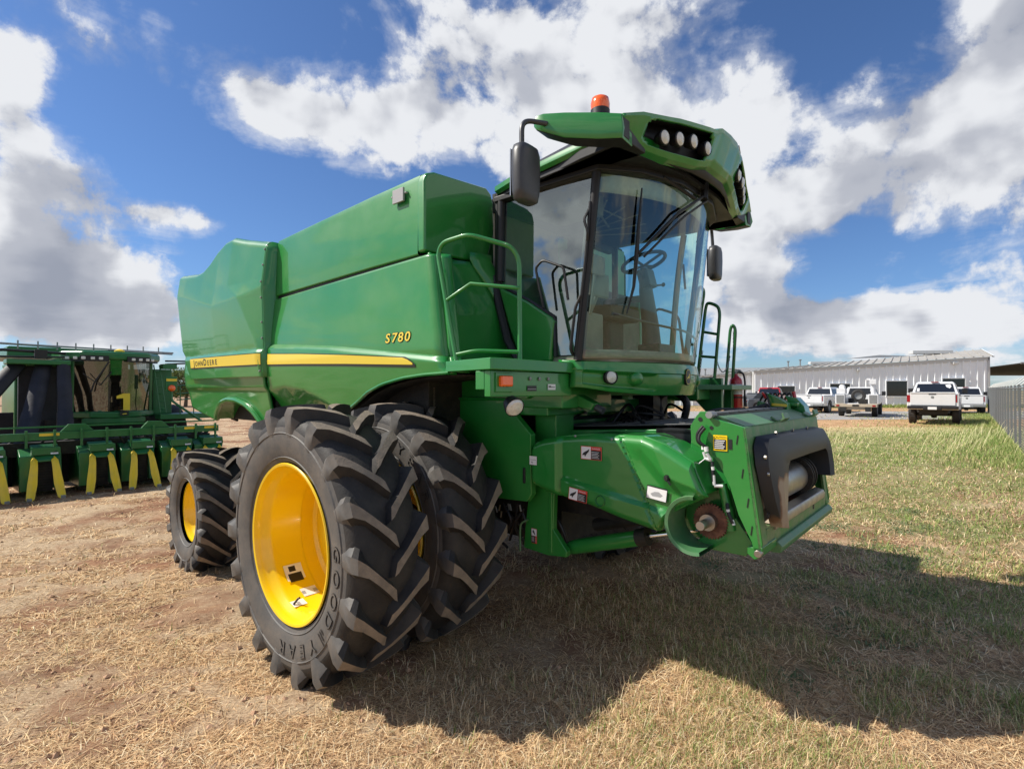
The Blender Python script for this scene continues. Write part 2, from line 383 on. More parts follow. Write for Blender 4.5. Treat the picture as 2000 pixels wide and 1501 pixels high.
# ---- side panels. Y(u,z) relief
def yside(u,z):
    base=interp(z,[(1.60,-1.60),(1.80,-1.635),(2.05,-1.66),(2.20,-1.675),(2.30,-1.68),(3.05,-1.60)])
    cz=interp(u,[(-2.1,2.49),(-.8,2.40),(.8,2.235)])           # crease
    d=z-cz
    if d<0: base-=.026*sst(0,.05,-d)*interp(-d,[(0,1),(.35,.6),(.6,0)])
    else: base+= .010*math.exp(-d*14)
    # tucked lower skirt below the fold line
    fz=interp(u,[(-2.12,2.0),(-1.7,2.04),(-1.3,2.0),(-.95,1.90),(-.66,1.80)]) if u<-.66 else -9
    if z<fz: base+=(fz-z)*.55
    return base
def zb(u): return interp(u,[(-2.09,1.61),(-1.6,1.66),(-1.1,1.725),(-.66,1.79),(-.52,1.84),(-.38,1.90),(-.2,1.985),(.02,2.05),(.3,2.095),(.55,2.115),(.85,2.125)])
def uF(t): return interp(t,[(0,.84),(.12,.80),(.3,.775),(.55,.715),(.8,.62),(1,.55)])
def panel(s,t):
    u=lerp(-2.09,uF(t),s); z0=zb(lerp(-2.09,uF(0),s)); z1=lerp(2.965,3.03,s); cz=interp(u,[(-2.1,2.49),(-.8,2.40),(.8,2.235)])
    tc=.45; z=lerp(z0,cz,t/tc) if t<tc else (lerp(cz,z1,(t-tc)/(1-tc)))
    y=yside(u,z)
    e=(1-s)*2.8; 
    if s>.97: y+=.06*((s-.97)/.03)**2
    return (u,y,z)
mb=MB(); mb.patch(panel,90,80); sp=P('side_panel',mb,'green',solid=.03,smooth=28,recalc=False)
# rounded forward edge of the panel going back to the recess
mb=MB()
def edge(s,t):
    x,y,z=panel(1,t); a=s*math.pi*.5; return (x+.05*math.sin(a),y+.05*(1-math.cos(a))+s*.03,z)
mb.patch(edge,6,40); P('panel_edge',mb,'green',smooth=50,recalc=False,solid=.006)
# arch lining + lip
arch=[(u,yside(u,zb(u))-.004,zb(u)-.004) for u in np.linspace(-.66,.83,24)]
mb=MB(); mb.tube(arch,.014,8); P('arch_lip',mb,'green')
mb=MB(); mb.patch(lambda s,t:(lerp(-.66,.83,s),lerp(-1.60,-1.0,t),zb(lerp(-.66,.83,s))-.012),24,2); P('arch_liner',mb,'dark',recalc=False,solid=.01)
# mesh screen seen in the arch
mb=MB(); mb.ext([(-.30,-1.35,1.5),(.25,-1.35,1.5),(.25,-1.35,2.02),(-.05,-1.35,2.02)],(0,.02,0))
for k in range(9):
    mb.tube([(-.22+.05*k,-1.375,1.55+.0*k),(-.22+.05*k,-1.375,min(2.0,1.62+.10*k))],.008,5,1)
P('screen',mb,['interior','black'])
mb=MB(); mb.tube([(.05,-1.38,2.02),(.22,-1.38,1.55)],.02,6); P('screen_bracket',mb,'interior')
# stripe on main panel
def strip(u0,u1,za,zbm,name,mats,yfn,lift,tip=True,n=40):
    mb=MB()
    def f(s,t):
        u=lerp(u0,u1,s); lo=zbm(u); hi=za(u)
        if tip:
            k=(u1-u)/.09
            if k<1: hi=lerp(lo+(hi-lo)*.28,hi,max(k,0))
        z=lerp(lo,hi,t); return (u,yfn(u,z)-lift,z)
    mb.patch(f,n,6); return mb.build(name,mats,CB,recalc=False)
ztop=lambda u: interp(u,[(-2.05,2.378),(-1.3,2.345),(-.5,2.30),(.43,2.238)])
zlow=lambda u: interp(u,[(-2.05,2.268),(-1.3,2.25),(-.5,2.225),(.43,2.188)])
strip(-2.02,.46,lambda u:ztop(u)+.008,lambda u:zlow(u)-.018,'stripe_border','sblack',yside,.0045)
strip(-2.03,.43,ztop,zlow,'yellow_stripe','stripe',yside,.0065)
# S780
def s780(off,mi,lift,mb):
    cur=.03
    for ch,adv in (('S',.088),('7',.082),('8',.086),('0',.09)):
        def wp(a,b,cur=cur):
            u=cur+.038+a*1.0; z=2.375+b; return (u,yside(u,z)-lift,z)
        text(mb,ch,(0,0,0),(1,0,0),(0,0,1),.105,mi,off,shear=.12,wide=1.35,warp=wp); cur+=adv
mb=MB(); s780(.05,0,.004,mb); s780(.012,1,.006,mb); mb.build('model_lettering',['sblack','stripe'],CB,recalc=False)
# latch
mb=MB(); mb.lathe([(.001,-.012),(.028,-.012),(.035,0)],(-2.0,-1.52,1.75),'Y',16,0); P('latch',mb,'black')

# ---- grain tank
mb=MB()
sec=[(-1.60,3.045),(-1.60,3.12),(-1.59,3.62),(-1.575,3.675),(-1.50,3.70),(1.5,3.70),(1.6,3.62),(1.6,3.045)]
def tank(s,t):
    pass
n=len(sec); V=[]
for u,dz in ((-2.06,-.07),(-1.2,-.04),(-.3,-.012),(.36,.0)): V+=[(u,y,z+(dz if z>3.2 else dz*.55)) for y,z in sec]
fs=[(k*n+i,k*n+(i+1)%n,(k+1)*n+(i+1)%n,(k+1)*n+i) for k in range(3) for i in range(n)]+[tuple(range(n))]
mb.add(V,fs); P('grain_tank',mb,'green',bevel=.012,smooth=30)
# front wall of the tank (separate moulding, rounded left edge and cut-off far lower corner)
mb=MB()
fw=[(-1.60,3.06),(-1.605,3.60),(-1.58,3.67),(-1.50,3.70),(-.92,3.74),(-.86,3.70),(-.83,3.62),(-.82,3.36),(-.90,3.14),(-.97,3.075)]
mb.ext([(.352,y,z) for y,z in fw],(.09,0,0)); P('tank_front',mb,'green',bevel=.022,seg=4,smooth=40)
mb=MB(); mb.bb((-.6,-.9,3.0),(.36,1.58,3.69)); P('tank_inner_wall',mb,'green',bevel=.02)
# shadow gap strip + rubber seam
mb=MB(); mb.bb((-2.05,-1.575,2.98),(.36,-1.2,3.06)); P('seam',mb,'black')
# small square lamp patch
LP=sticker(CB,(.135,-1.606,3.552),(1,0,0),(0,0,1),.15,.11,'sgrey',(),'reflector_plate',.006)
mb=MB(); mb.ext([(.065,-1.608,3.497),(.205,-1.608,3.497),(.205,-1.608,3.607),(.065,-1.608,3.607)],(0,-.018,0)); 
for u,z in ((.045,3.56),(.225,3.56)): mb.lathe([(.001,-.02),(.008,-.02),(.009,0)],(u,-1.60,z),'Y',8)
P('cover_plate',mb,'sgrey',bevel=.01); bpy.data.objects.remove(LP)

# ---- recess wall ahead of side panel and curved column to the cab
mb=MB()
def rec(s,t):
    z=lerp(2.20,3.05,t); y0=-1.58; 
    u=lerp(.52,.50,t)+interp(t,[(0,.20),(.5,.12),(1,-.02)])*(1-.0*s); y=lerp(y0,interp(t,[(0,-.75),(.4,-.88),(.75,-1.02),(1,-1.16)]),s)
    dip=-.05*math.sin(math.pi*s)
    return (u+dip,y,z)
mb.patch(rec,16,16); P('recess_panel',mb,'green',recalc=False,solid=.02,smooth=60)
mb=MB()
def colm(s,t):
    z=lerp(2.20,3.13,t); x,y,zz=rec(1,min(1,(z-2.20)/.85)); a=s*math.pi/2
    r=interp(t,[(0,.22),(.5,.16),(1,.10)])
    return (x+r*math.sin(a)*.55,y+r*(1-math.cos(a))+.10*s,z)
mb.patch(colm,10,16); P('column_panel',mb,'green',recalc=False,solid=.02,smooth=60)
mb=MB(); mb.bb((.30,-.92,2.15),(.50,1.4,3.1)); P('cab_rear_bulkhead',mb,'black')
# inner dark green plates in front of the inner wheel
mb=MB(); mb.xz([(-.75,2.12),(1.02,2.12),(1.02,1.95),(.98,1.93),(-.75,1.93)],-1.03,.05); P('frame_rail',mb,'green',bevel=.006)
mb=MB(); mb.xz([(-.75,1.915),(.80,1.915),(.83,1.85),(1.04,1.66),(1.045,1.20),(1.0,1.14),(.1,1.10),(-.75,1.10)],-1.05,.06); mb.bb((.965,-1.06,1.28),(.99,-1.045,1.40),1); P('side_plate',mb,['green','black'],bevel=.006)
mb=MB(); mb.tube([(-.7,-1.055,1.925),(.80,-1.055,1.925)],.012,8); P('trim_strip',mb,'green')

# ---- rear engine hood
def zt_r(u): return interp(u,[(-4.92,3.60),(-4.4,3.54),(-3.95,3.50),(-3.75,3.52),(-3.55,3.60),(-3.35,3.72),(-3.15,3.785),(-2.95,3.79),(-2.60,3.70),(-2.07,3.585)])
def ridge(z): return interp(z,[(2.05,-2.10),(2.33,-2.12),(2.55,-2.22),(3.03,-2.56),(3.19,-2.88),(3.8,-2.92)])
def fac(u): return interp(u,[(-4.9,3.30),(-4.3,3.22),(-3.3,3.0),(-2.7,3.02),(-2.0,3.1)])
def yr(u,z):
    rd=ridge(z); f=fac(u)
    y=-1.815
    if z>f: y+=(z-f)*.13
    else: y+=(f-z)*.10
    if z<2.44: y-=.03*sst(0,.05,2.44-z)
    if u>rd: y+=(u-rd)/( -2.07-rd+1e-6)*interp(z,[(2.1,.02),(2.5,.04),(3.0,.07),(3.6,.06)])
    if u<-4.55: y+=(-4.55-u)*.35
    zt=zt_r(u)
    if z>zt-.07: y+=.05*((z-zt+.07)/.07)**2
    return y
def hood(s,t):
    zlo=2.135; u0=interp(t,[(0,-4.22),(.08,-4.30),(.2,-4.42),(.45,-4.85),(1,-4.88)]); u=lerp(u0,-2.075,s); z=lerp(zlo,zt_r(u),t)
    return (u,yr(u,z),z)
mb=MB(); mb.patch(hood,110,110); P('rear_hood_panel',mb,'green',solid=.04,smooth=24,recalc=False)
ed=[hood(1,t) for t in np.linspace(0,1,24)]
mb=MB(); mb.add([(p[0],p[1],p[2]) for p in ed]+[(p[0],p[1]+.35,p[2]) for p in ed],[(i,i+1,i+25,i+24) for i in range(23)]); P('hood_edge',mb,'green',recalc=False,solid=.01)
mb=MB()
for z in (3.50,3.33,3.15,2.98,2.72,2.55,2.2): mb.lathe([(.001,-.014),(.010,-.012),(.012,0)],(-2.10,yr(-2.10,z)+.002,z),'Y',10)
P('bolt',mb,'galv')
# top of the hood and the rest of the rear housing
mb=MB(); mb.patch(lambda s,t:(lerp(-4.85,-2.075,s),lerp(-1.66,1.6,t),zt_r(lerp(-4.85,-2.075,s))-.01),40,6); P('hood_top',mb,'green',recalc=False,solid=.03,smooth=50)
def zbr(u): return interp(u,[(-4.9,2.2),(-4.78,1.82),(-4.55,1.755),(-4.08,1.66),(-3.74,1.60),(-3.70,1.63),(-3.60,1.74),(-3.42,1.845),(-3.2,1.885),(-2.95,1.88),(-2.7,1.83),(-2.5,1.74),(-2.34,1.60),(-2.30,1.575),(-2.11,1.56)])
def ylow(u,z):
    y=interp(z,[(1.55,-1.58),(1.99,-1.665),(2.03,-1.70),(2.2,-1.72),(3.6,-1.64)])
    if u<-4.5: y+=(-4.5-u)**1.5*.5
    return y
def low(s,t):
    u=lerp(-4.97,-2.105,s); zt=interp(u,[(-4.97,3.55),(-4.80,3.5),(-4.45,2.6),(-4.15,2.35),(-2.1,2.35)]); z=lerp(zbr(u),zt,t); return (u,ylow(u,z),z)
mb=MB(); mb.patch(low,110,40); P('rear_side_panel',mb,'green',solid=.03,smooth=28,recalc=False)
mb=MB(); mb.bb((-2.12,-1.58,1.62),(-2.07,-1.3,3.5)); mb.bb((-4.2,-1.62,2.08),(-2.1,-1.4,2.16)); P('seam',mb,'black')
mb=MB(); pts=[(u,ylow(u,zbr(u))-.02,zbr(u)) for u in np.linspace(-3.70,-2.34,22)]; mb.tube(pts,.03,8); 
mb.patch(lambda s,t:(lerp(-3.70,-2.34,s),lerp(-1.62,-1.2,t),zbr(lerp(-3.70,-2.34,s))+.0),22,3); P('wheel_arch_lip',mb,'green',recalc=False)
mb=MB(); mb.bb((-4.93,-1.45,1.85),(-4.85,1.5,3.45)); mb.bb((-4.9,1.5,1.7),(-2.1,1.6,3.45)); mb.bb((-2.1,1.5,1.7),(.6,1.6,3.05)); P('far_side_panels',mb,'green',bevel=.03)
strip(-4.17,-2.085,lambda u:interp(u,[(-4.2,2.400),(-2.05,2.382)])+.008,lambda u:interp(u,[(-4.2,2.285),(-2.05,2.268)])-.015,'stripe_border','sblack',yr,.0045,tip=False)
strip(-4.17,-2.085,lambda u:interp(u,[(-4.2,2.400),(-2.05,2.382)]),lambda u:interp(u,[(-4.2,2.285),(-2.05,2.268)]),'yellow_stripe','stripe',yr,.0065,tip=False)
mb=MB(); cur=-4.06
for ch,sz,adv in (('J',.115,.085),('O',.088,.105),('H',.088,.098),('N',.088,.118),('D',.115,.112),('E',.088,.088),('E',.088,.088),('R',.088,.092),('E',.088,.088)):
    for off,mi,lift in((0.02,0,.008),):
        def wp(a,b,cur=cur,lift=lift):
            u=cur+.045+a; z=2.302+b; return (u,yr(u,z)-lift,z)
        text(mb,ch,(0,0,0),(1,0,0),(0,0,1),sz,mi,off,wide=1.25,warp=wp)
    cur+=adv
mb.build('maker_lettering',['sblack'],CB,recalc=False)

# ---- platform, rail, marker lights
mb=MB(); mb.xy([(.78,-1.66),(.80,-1.70),(1.37,-1.84),(1.39,-1.80),(1.37,-.95),(.5,-.95),(.5,-1.6)],2.125,.075); P('platform',mb,'green',bevel=.006)
mb=MB(); mb.bb((1.28,-1.80,1.955),(1.335,-.93,2.122)); mb.bb((1.2,-1.80,2.0),(1.28,-1.74,2.12))
P('platform_beam',mb,'green',bevel=.006)
mb=MB()
for y in (-1.42,-1.32,-1.22): mb.lathe([(.001,.012),(.012,.01),(.013,0)],(1.336,y,2.075),'X',10)
P('bolt',mb,'galv')
sticker(CB,(1.337,-1.18,2.02),(0,1,0),(0,0,1),.09,.04,'white',(('r',.1,.35,.9,.6,'sgrey'),('r',.1,.5,.4,.7,'sblack')),'part_label')
sticker(CB,(1.337,-1.40,2.01),(0,1,0),(0,0,1),.10,.035,'sblack',(('r',.05,.3,.95,.42,'sgrey'),),'part_label')
mb=MB(); mb.bb((1.335,-1.735,2.02),(1.375,-1.625,2.09)); P('marker_lamp',mb,'orange',bevel=.012,seg=3)
mb=MB(); mb.bb((1.325,-1.76,1.985),(1.345,-1.60,2.11)); P('lamp_bracket',mb,'green',bevel=.004)
ax=Vector((.75,-.25,-.45)).normalized()
mb=MB(); mb.tube([(1.33,-1.60,1.96),(1.335,-1.60,1.90)],.018,8); mb.lathe([(.02,-.09),(.05,-.07),(.066,-.01),(.066,.005)],(1.37,-1.61,1.885),ax,20); P('work_lamp_housing',mb,'black')
mb=MB(); mb.lathe([(.063,.0),(.05,.016),(.001,.024)],(1.37,-1.61,1.885),ax,20); P('work_lamp_lens',mb,'lens')
A=rounded([(.88,-1.67,2.2),(.68,-1.67,2.99),(.73,-1.665,3.06),(.97,-1.645,3.075),(1.20,-1.45,2.99),(1.235,-1.41,2.90),(1.25,-1.42,2.2)],.06,4)
mb=MB(); mb.tube(A,.017,10)
mb.tube([(.775,-1.67,2.635),(.98,-1.63,2.735),(1.247,-1.415,2.70)],.014,8); mb.tube(rounded([(.87,-1.67,2.245),(1.02,-1.62,2.27),(1.25,-1.42,2.26)],.05),.014,8)
P('handrail',mb,'green',smooth=60)

# ---- cab
def wu(Y,z): return 1.79-.385*Y*Y+.13*(z-2.25)/1.25
mb=MB(); mb.patch(lambda s,t:(wu(lerp(-.93,.93,s),lerp(2.24,3.68,t)),lerp(-.93,.93,s),lerp(2.24,3.68,t)),30,8); P('windscreen',mb,'glass',recalc=False,smooth=60)
side=lambda y:[(.62,y,3.62),(1.565,y,3.62),(1.42,y,2.26),(1.20,y,2.26),(1.19,y,2.56),(.93,y,2.72),(.64,y,2.88)]
mb=MB(); mb.add(side(-.935),[tuple(range(7))]); P('side_window',mb,'glassside',recalc=False)
mb=MB(); mb.add([(.62,.95,3.62),(1.57,.95,3.62),(1.42,.95,2.26),(.62,.95,2.26)],[(0,1,2,3)]); P('door_window',mb,'glass',recalc=False)
# pillars
mb=MB()
for y in(-.94,.94):
    mb.tube([(1.40,y,2.22),(1.46,y,2.7),(1.52,y,3.15),(1.575,y,3.66)],[.034,.03,.03,.036],8)
mb.tube([(.60,-.94,2.86),(.60,-.94,3.64)],.03,8); mb.tube([(.60,.94,2.24),(.60,.94,3.64)],.035,8)
mb.tube([(.62,-.942,2.87),(.93,-.942,2.71),(1.185,-.942,2.555),(1.195,-.942,2.25)],.014,8)
mb.tube([(.62,-.945,2.9),(.64,-.945,3.6)],.035,8)
mb.bb((.52,-.93,2.2),(.60,.93,2.35)); mb.bb((.52,-.93,3.5),(.60,.93,3.66)); mb.tube([(.56,.2,2.3),(.56,.2,3.6)],.03,6)
P('pillar',mb,'black',smooth=50)
mb=MB(); mb.xz([(.615,2.86),(.93,2.705),(1.175,2.555),(1.20,2.53),(1.165,2.215),(.86,2.215),(.74,2.5)],-.965,.05); P('cab_side_skirt',mb,'green',bevel=.02,seg=3)
mb=MB(); mb.tube([(.56,-.95,2.95),(.62,-.96,2.72),(.74,-.98,2.4),(.87,-.99,2.21)],[.03,.035,.035,.03],8); P('rubber_seal',mb,'black')
mb=MB(); mb.patch(lambda s,t:(wu(lerp(-.93,.93,s),2.3)+.002-.03,lerp(-.93,.93,s),lerp(2.23,2.30,t)),20,1); P('windscreen_base_band',mb,'interior',recalc=False,solid=.02)
mb=MB(); mb.xy([(.55,-.93),(1.38,-.92),(1.57,-.7),(1.70,-.35),(1.74,0),(1.70,.35),(1.57,.7),(1.38,.92),(.55,.93)],2.16,.09); P('cab_floor',mb,'interior')
mb=MB(); mb.bb((.50,-.90,2.2),(.555,-.05,3.56)); mb.bb((.50,-.05,2.2),(.555,.9,2.62)); P('cab_rear_wall',mb,'interior')
mb=MB(); mb.xy([(.5,-.90),(1.48,-.88),(1.68,-.55),(1.77,-.2),(1.77,.2),(1.68,.55),(1.48,.88),(.5,.90)],3.56,.05); P('cab_headliner',mb,'liner')
mb=MB(); mb.patch(lambda s,t:(wu(lerp(-.90,.90,s),lerp(3.42,3.60,t))-.03-.03*(1-t),lerp(-.90,.90,s),lerp(3.44,3.60,t)),24,3); P('sun_shade',mb,'liner',recalc=False,solid=.01)
mb=MB()
for k in range(7): mb.box((1.2-.07*k,-.35+.12*k,3.545),(.02,.9,.01),0,('Z',20*k))
mb.bb((.9,-.85,3.40),(1.35,-.5,3.56)); P('overhead_console',mb,'interior',bevel=.02)
# seat
mb=MB(); mb.box((1.0,.05,2.68),(.5,.5,.12)); mb.box((.76,.05,3.0),(.12,.46,.62),0,('Y',-8)); mb.box((.72,.05,3.36),(.09,.26,.16)); mb.bb((.85,-.08,2.25),(1.15,.18,2.62)); 
mb.box((1.02,-.27,2.86),(.42,.09,.06)); mb.box((1.02,.37,2.86),(.42,.09,.06))
P('seat',mb,'seat',bevel=.04,seg=3,smooth=60)
mb=MB(); mb.bb((.62,-.80,2.25),(1.30,-.42,2.62)); mb.bb((.62,-.78,2.6),(1.15,-.45,2.78)); mb.bb((.62,.48,2.25),(.95,.85,2.75)); mb.box((1.3,-.5,2.85),(.04,.28,.2)); mb.tube([(1.2,-.5,2.6),(1.3,-.5,2.8)],.02,6)
mb.box((1.36,-.62,2.98),(.03,.22,.16)); mb.tube([(1.3,-.62,2.6),(1.35,-.62,2.95)],.015,6)
P('console',mb,'interior',bevel=.02)
mb=MB(); mb.tube([(1.52,0,2.25),(1.50,0,2.55),(1.46,0,2.85),(1.44,0,3.05)],[.09,.075,.06,.035],10); mb.box((1.47,0,2.95),(.10,.14,.16),0,('Y',-15)); mb.box((1.56,0,2.32),(.2,.3,.12)); P('steering_column',mb,'greyplastic',smooth=50,bevel=.01)
mb=MB(); cc=Vector((1.44,0,3.10)); ring=[cc+Vector((.19*math.cos(a)*.93,.19*math.sin(a),.19*math.cos(a)*.30)) for a in np.linspace(0,2*math.pi,28,endpoint=False)]
mb.tube(ring,.016,8,closed=True); mb.tube([ring[0],cc+Vector((0,0,-.03)),ring[14]],.012,6); mb.tube([ring[7],cc+Vector((0,0,-.03)),ring[21]],.012,6); P('steering_wheel',mb,'black',smooth=60)
mb=MB(); mb.tube([(1.47,.05,2.9),(1.5,.22,2.93)],.009,6); mb.lathe([(.001,-.03),(.02,0),(.001,.03)],(1.505,.24,2.935),'Y',8); mb.tube([(1.47,-.05,2.95),(1.5,-.2,2.99)],.009,6); P('lever',mb,'black')
mb=MB(); mb.tube(rounded([(1.02,.9,2.35),(1.1,.9,2.85),(1.35,.9,2.75),(1.4,.9,2.35)],.08),.013,8); mb.tube(rounded([(1.60,-.78,2.56),(1.68,-.3,2.52),(1.73,.2,2.5),(1.70,.5,2.45)],.1),.01,8); P('grab_bar',mb,'greyplastic')
mb=MB(); mb.box((1.38,.86,3.22),(.02,.05,.09)); mb.tube([(1.4,.9,3.25),(1.42,.9,3.0)],.012,6); P('door_handle',mb,'black')
mb=MB()
for y0,r in ((.78,.03),(-.84,.02)): mb.tube(smooth_path([(1.33,y0,2.3),(1.36,y0,2.7),(1.40,y0,3.1),(1.46,y0,3.5)]),r,8)
P('roller_blind',mb,'interior')
# wiper
mb=MB(); 
wp=lambda y,z,o=.035:(wu(y,z)+o,y,z)
mb.tube([wp(-.67,3.47),wp(-.67,3.2),wp(-.665,3.0),wp(-.665,2.76),wp(-.70,2.56)],[.006,.012,.018,.012,.006],6)
mb.tube([wp(-.665,3.0,.05),wp(-.33,3.35,.05),wp(.02,3.56,.05),wp(.06,3.70,.03)],.011,6); mb.tube([wp(-.62,2.98,.05),wp(-.28,3.32,.05),wp(.06,3.53,.05)],.009,6)
mb.tube([wp(.06,3.70,.02),wp(.0,3.52,.05)],.03,6); mb.tube([wp(-.5,3.58,.03),wp(-.12,3.50,.03)],.014,6)
P('wiper',mb,'black')
mb=MB(); mb.tube(rounded([(1.37,-.96,2.26),(1.375,-1.0,2.30),(1.42,-1.0,2.60),(1.46,-.99,2.68)],.03),.012,8); mb.tube(rounded([(1.50,-.97,3.05),(1.53,-1.0,3.12),(1.50,-1.01,3.22),(1.52,-.97,3.30)],.03),.010,8); mb.tube([(1.40,-.97,2.28),(1.5,-.98,2.98),(1.53,-.97,3.35)],.012,6)
P('window_strut',mb,'black')
# small frame mirror/rail by the side window
mb=MB(); mb.tube(rounded([(1.14,-1.02,2.62),(1.08,-1.04,2.93),(1.15,-1.04,2.98),(1.33,-1.02,2.90),(1.355,-1.0,2.66)],.03),.010,8); P('side_hoop',mb,'black')

# roof
def rim_plan(a): # a in -1..1 across the front
    Y=a*1.22; s=abs(a)
    u=interp(s,[(0,2.19),(.12,2.185),(.28,2.16),(.45,2.11),(.62,2.055),(.8,2.005),(1,1.95)]); return u,Y
def ztopv(s): return interp(s,[(0,3.99),(.14,3.985),(.2,3.945),(.55,3.90),(.85,3.83),(1,3.76)])
def zlowv(s): return interp(s,[(0,3.66),(.15,3.67),(.3,3.62),(.55,3.60),(1,3.60)])
mb=MB()
def fas(s,t):
    a=lerp(-1,1,s); u,Y=rim_plan(a); q=abs(a); zt=ztopv(q); zl=zlowv(q)
    prof=[(0,-.15,-.01),(.08,-.095,0),(.2,-.07,.03),(.82,.0,-.04),(.93,-.005,-.01),(1,-.09,0)]
    k=interp(t,[(i/5,p[0]) for i,p in enumerate(prof)]); du=interp(t,[(i/5,p[1]) for i,p in enumerate(prof)])
    return (u+du,Y,lerp(zl,zt,k))
# opening for lamps: faces in the lamp zone are left out
def hole(s,t):
    a=abs(lerp(-1,1,s)); k=t*5; return .20<a<.78 and 2.0<k<3.0
ns,nt=120,50
full=MB(); full.patch(fas,ns,nt)
keep=[f for i,f in enumerate(full.f) if not (lambda s,t: (.225+.3*abs(t-.5)<abs(2*s-1)<.80-1.2*max(0,abs(t-.5)-.05)) and .405<t<.60)((i%ns+.5)/ns,(i//ns+.5)/nt)]
mb=MB(); mb.add(full.v,keep); P('roof_front_bar',mb,'green',recalc=False,solid=.02,smooth=35)
mb=MB(); mb.patch(lambda s,t:(rim_plan(lerp(-.95,.95,s))[0]-.13,rim_plan(lerp(-.95,.95,s))[1],lerp(3.61,ztopv(abs(lerp(-.95,.95,s)))-.03,t)),40,3); mb.patch(lambda s,t:(rim_plan(lerp(-.97,.97,s))[0]-lerp(.14,.03,t),rim_plan(lerp(-.97,.97,s))[1],ztopv(abs(lerp(-.97,.97,s)))-.035),40,2); P('lamp_recess',mb,'black',recalc=False,solid=.015)
for y,u,z in [(sg*yy,uu,zz) for sg in(-1,1) for yy,uu,zz in ((.33,2.15,3.77),(.505,2.12,3.77),(.65,2.08,3.748),(.79,2.035,3.725))]:
    ax=Vector((1,.28*(1 if y>0 else -1)*abs(y),-.12)).normalized()
    mb=MB(); mb.lathe([(.03,-.07),(.050,-.03),(.054,.0),(.048,.008)],(u-.02,y,z),ax,20); o=P('work_lamp',mb,'black')
    mb=MB(); mb.lathe([(.046,.004),(.03,.014),(.001,.018)],(u-.02,y,z),ax,20); P('lens',mb,'lens',parent=o)
# roof shell
mb=MB()
plan=[(.55,-.80),(.62,-.97),(.9,-1.04),(1.5,-1.10),(1.84,-1.15)]
planf=plan+[(1.92,-.75),(1.98,-.3)]+[(u,-y) for u,y in ([(1.98,-.3),(1.92,-.75)]+plan[::-1])]
n=len(planf)
lay=[(1.0,3.635),(1.02,3.66),(1.02,3.70),(.985,3.73),(.90,3.80),(.6,3.90),(.1,3.93)]
V=[]
for k,(sc,z) in enumerate(lay):
    for u,y in planf:
        f=interp(u,[(.55,0),(2.1,1)]); V.append((lerp(1.45,u,sc),y*sc,z+ (f-.3)*.09*(1 if k>2 else .6)))
fs=[(k*n+i,k*n+(i+1)%n,(k+1)*n+(i+1)%n,(k+1)*n+i) for k in range(len(lay)-1) for i in range(n)]
mb.add(V,fs+[tuple(range((len(lay)-1)*n,len(lay)*n))]); q=mb; q.m=[1 if i<2*n else 0 for i in range(len(q.f))]
P('roof',mb,['black','green'],smooth=40)
mb=MB(); V=[]
mb.xy([(lerp(1.45,u,.99),y*.99) for u,y in planf],3.60,.035); P('roof_underside',mb,'black')
mb=MB() # darker soffit block above glass
mb.xy([(.58,-.98),(1.6,-.98),(1.80,-.72),(1.93,-.3),(1.93,.3),(1.80,.72),(1.6,.98),(.58,.98)],3.56,.05); P('glass_header',mb,'black',bevel=.01)
for sg in(-1,1):
    mb=MB(); pts=[(1.94,1.235,3.585,3.745),(1.80,1.30,3.60,3.775),(1.6,1.385,3.64,3.81),(1.47,1.44,3.70,3.825),(1.42,1.455,3.725,3.82),(1.395,1.45,3.755,3.80)]
    V=[]
    for u,y,z0,z1 in pts: V+= [(u,sg*(y-.14),z0-.012),(u,sg*y,z0),(u+.02,sg*(y+.012),lerp(z0,z1,.35)),(u,sg*y,z1),(u-.02,sg*(y-.16),z1+.0)]
    m_=len(pts); fs=[(k*5+i,k*5+(i+1)%5,(k+1)*5+(i+1)%5,(k+1)*5+i) for k in range(m_-1) for i in range(5)]+[tuple(range(5)),tuple((m_-1)*5+i for i in range(5))]
    mm=[1 if (i%5==0) else 0 for i in range(5*(m_-1))]+[0,0]
    mb.add(V,fs); mb.m=mm; P('roof_side_arm',mb,['green','black'],bevel=.01,smooth=35)
    mb=MB(); mb.xy([(1.0,sg*.9),(1.93,sg*.9),(1.93,sg*1.16),(1.55,sg*1.12),(1.0,sg*1.0)],3.60,.10); mb.bb((1.88,sg*1.14,3.60),(1.945,sg*1.225,3.73)); P('arm_mount',mb,'black',bevel=.01)
    mb=MB(); mb.tube(rounded([(1.50,sg*1.44,3.745),(1.43,sg*1.56,3.745),(1.42,sg*1.60,3.70),(1.43,sg*1.61,3.50)],.05,5),.017,8)
    a=P('mirror_arm',mb,'greyplastic',smooth=60)
    # mirror body: rounded lofted housing
    mb=MB(); V=[]; zz=[3.19,3.205,3.26,3.40,3.50,3.545,3.56]; sc=[.62,.86,.97,1.03,1.0,.86,.55]
    nn=16
    for z,k in zip(zz,sc):
        for i in range(nn):
            an=2*math.pi*i/nn; ca=math.copysign(abs(math.cos(an))**.55,math.cos(an)); sa=math.copysign(abs(math.sin(an))**.55,math.sin(an))
            V.append((1.455+.055*k*ca*1.0+ .045*sa*k*0, sg*(1.60)+.105*k*sa, z))
    fs=[(k*nn+i,k*nn+(i+1)%nn,(k+1)*nn+(i+1)%nn,(k+1)*nn+i) for k in range(len(zz)-1) for i in range(nn)]+[tuple(range(nn)),tuple((len(zz)-1)*nn+i for i in range(nn))]
    mb.add(V,fs); P('mirror',mb,'greyplastic',smooth=60,parent=a)
    mb=MB(); mb.bb((1.392,sg*1.60-.085,3.23),(1.40,sg*1.60+.085,3.53)); P('mirror_glass',mb,'chrome',parent=a,bevel=.003)
mb=MB(); mb.lathe([(.062,0),(.062,.05),(.05,.06)],(1.78,-1.235,3.765),'Z',24); bc=P('beacon_base',mb,'black')
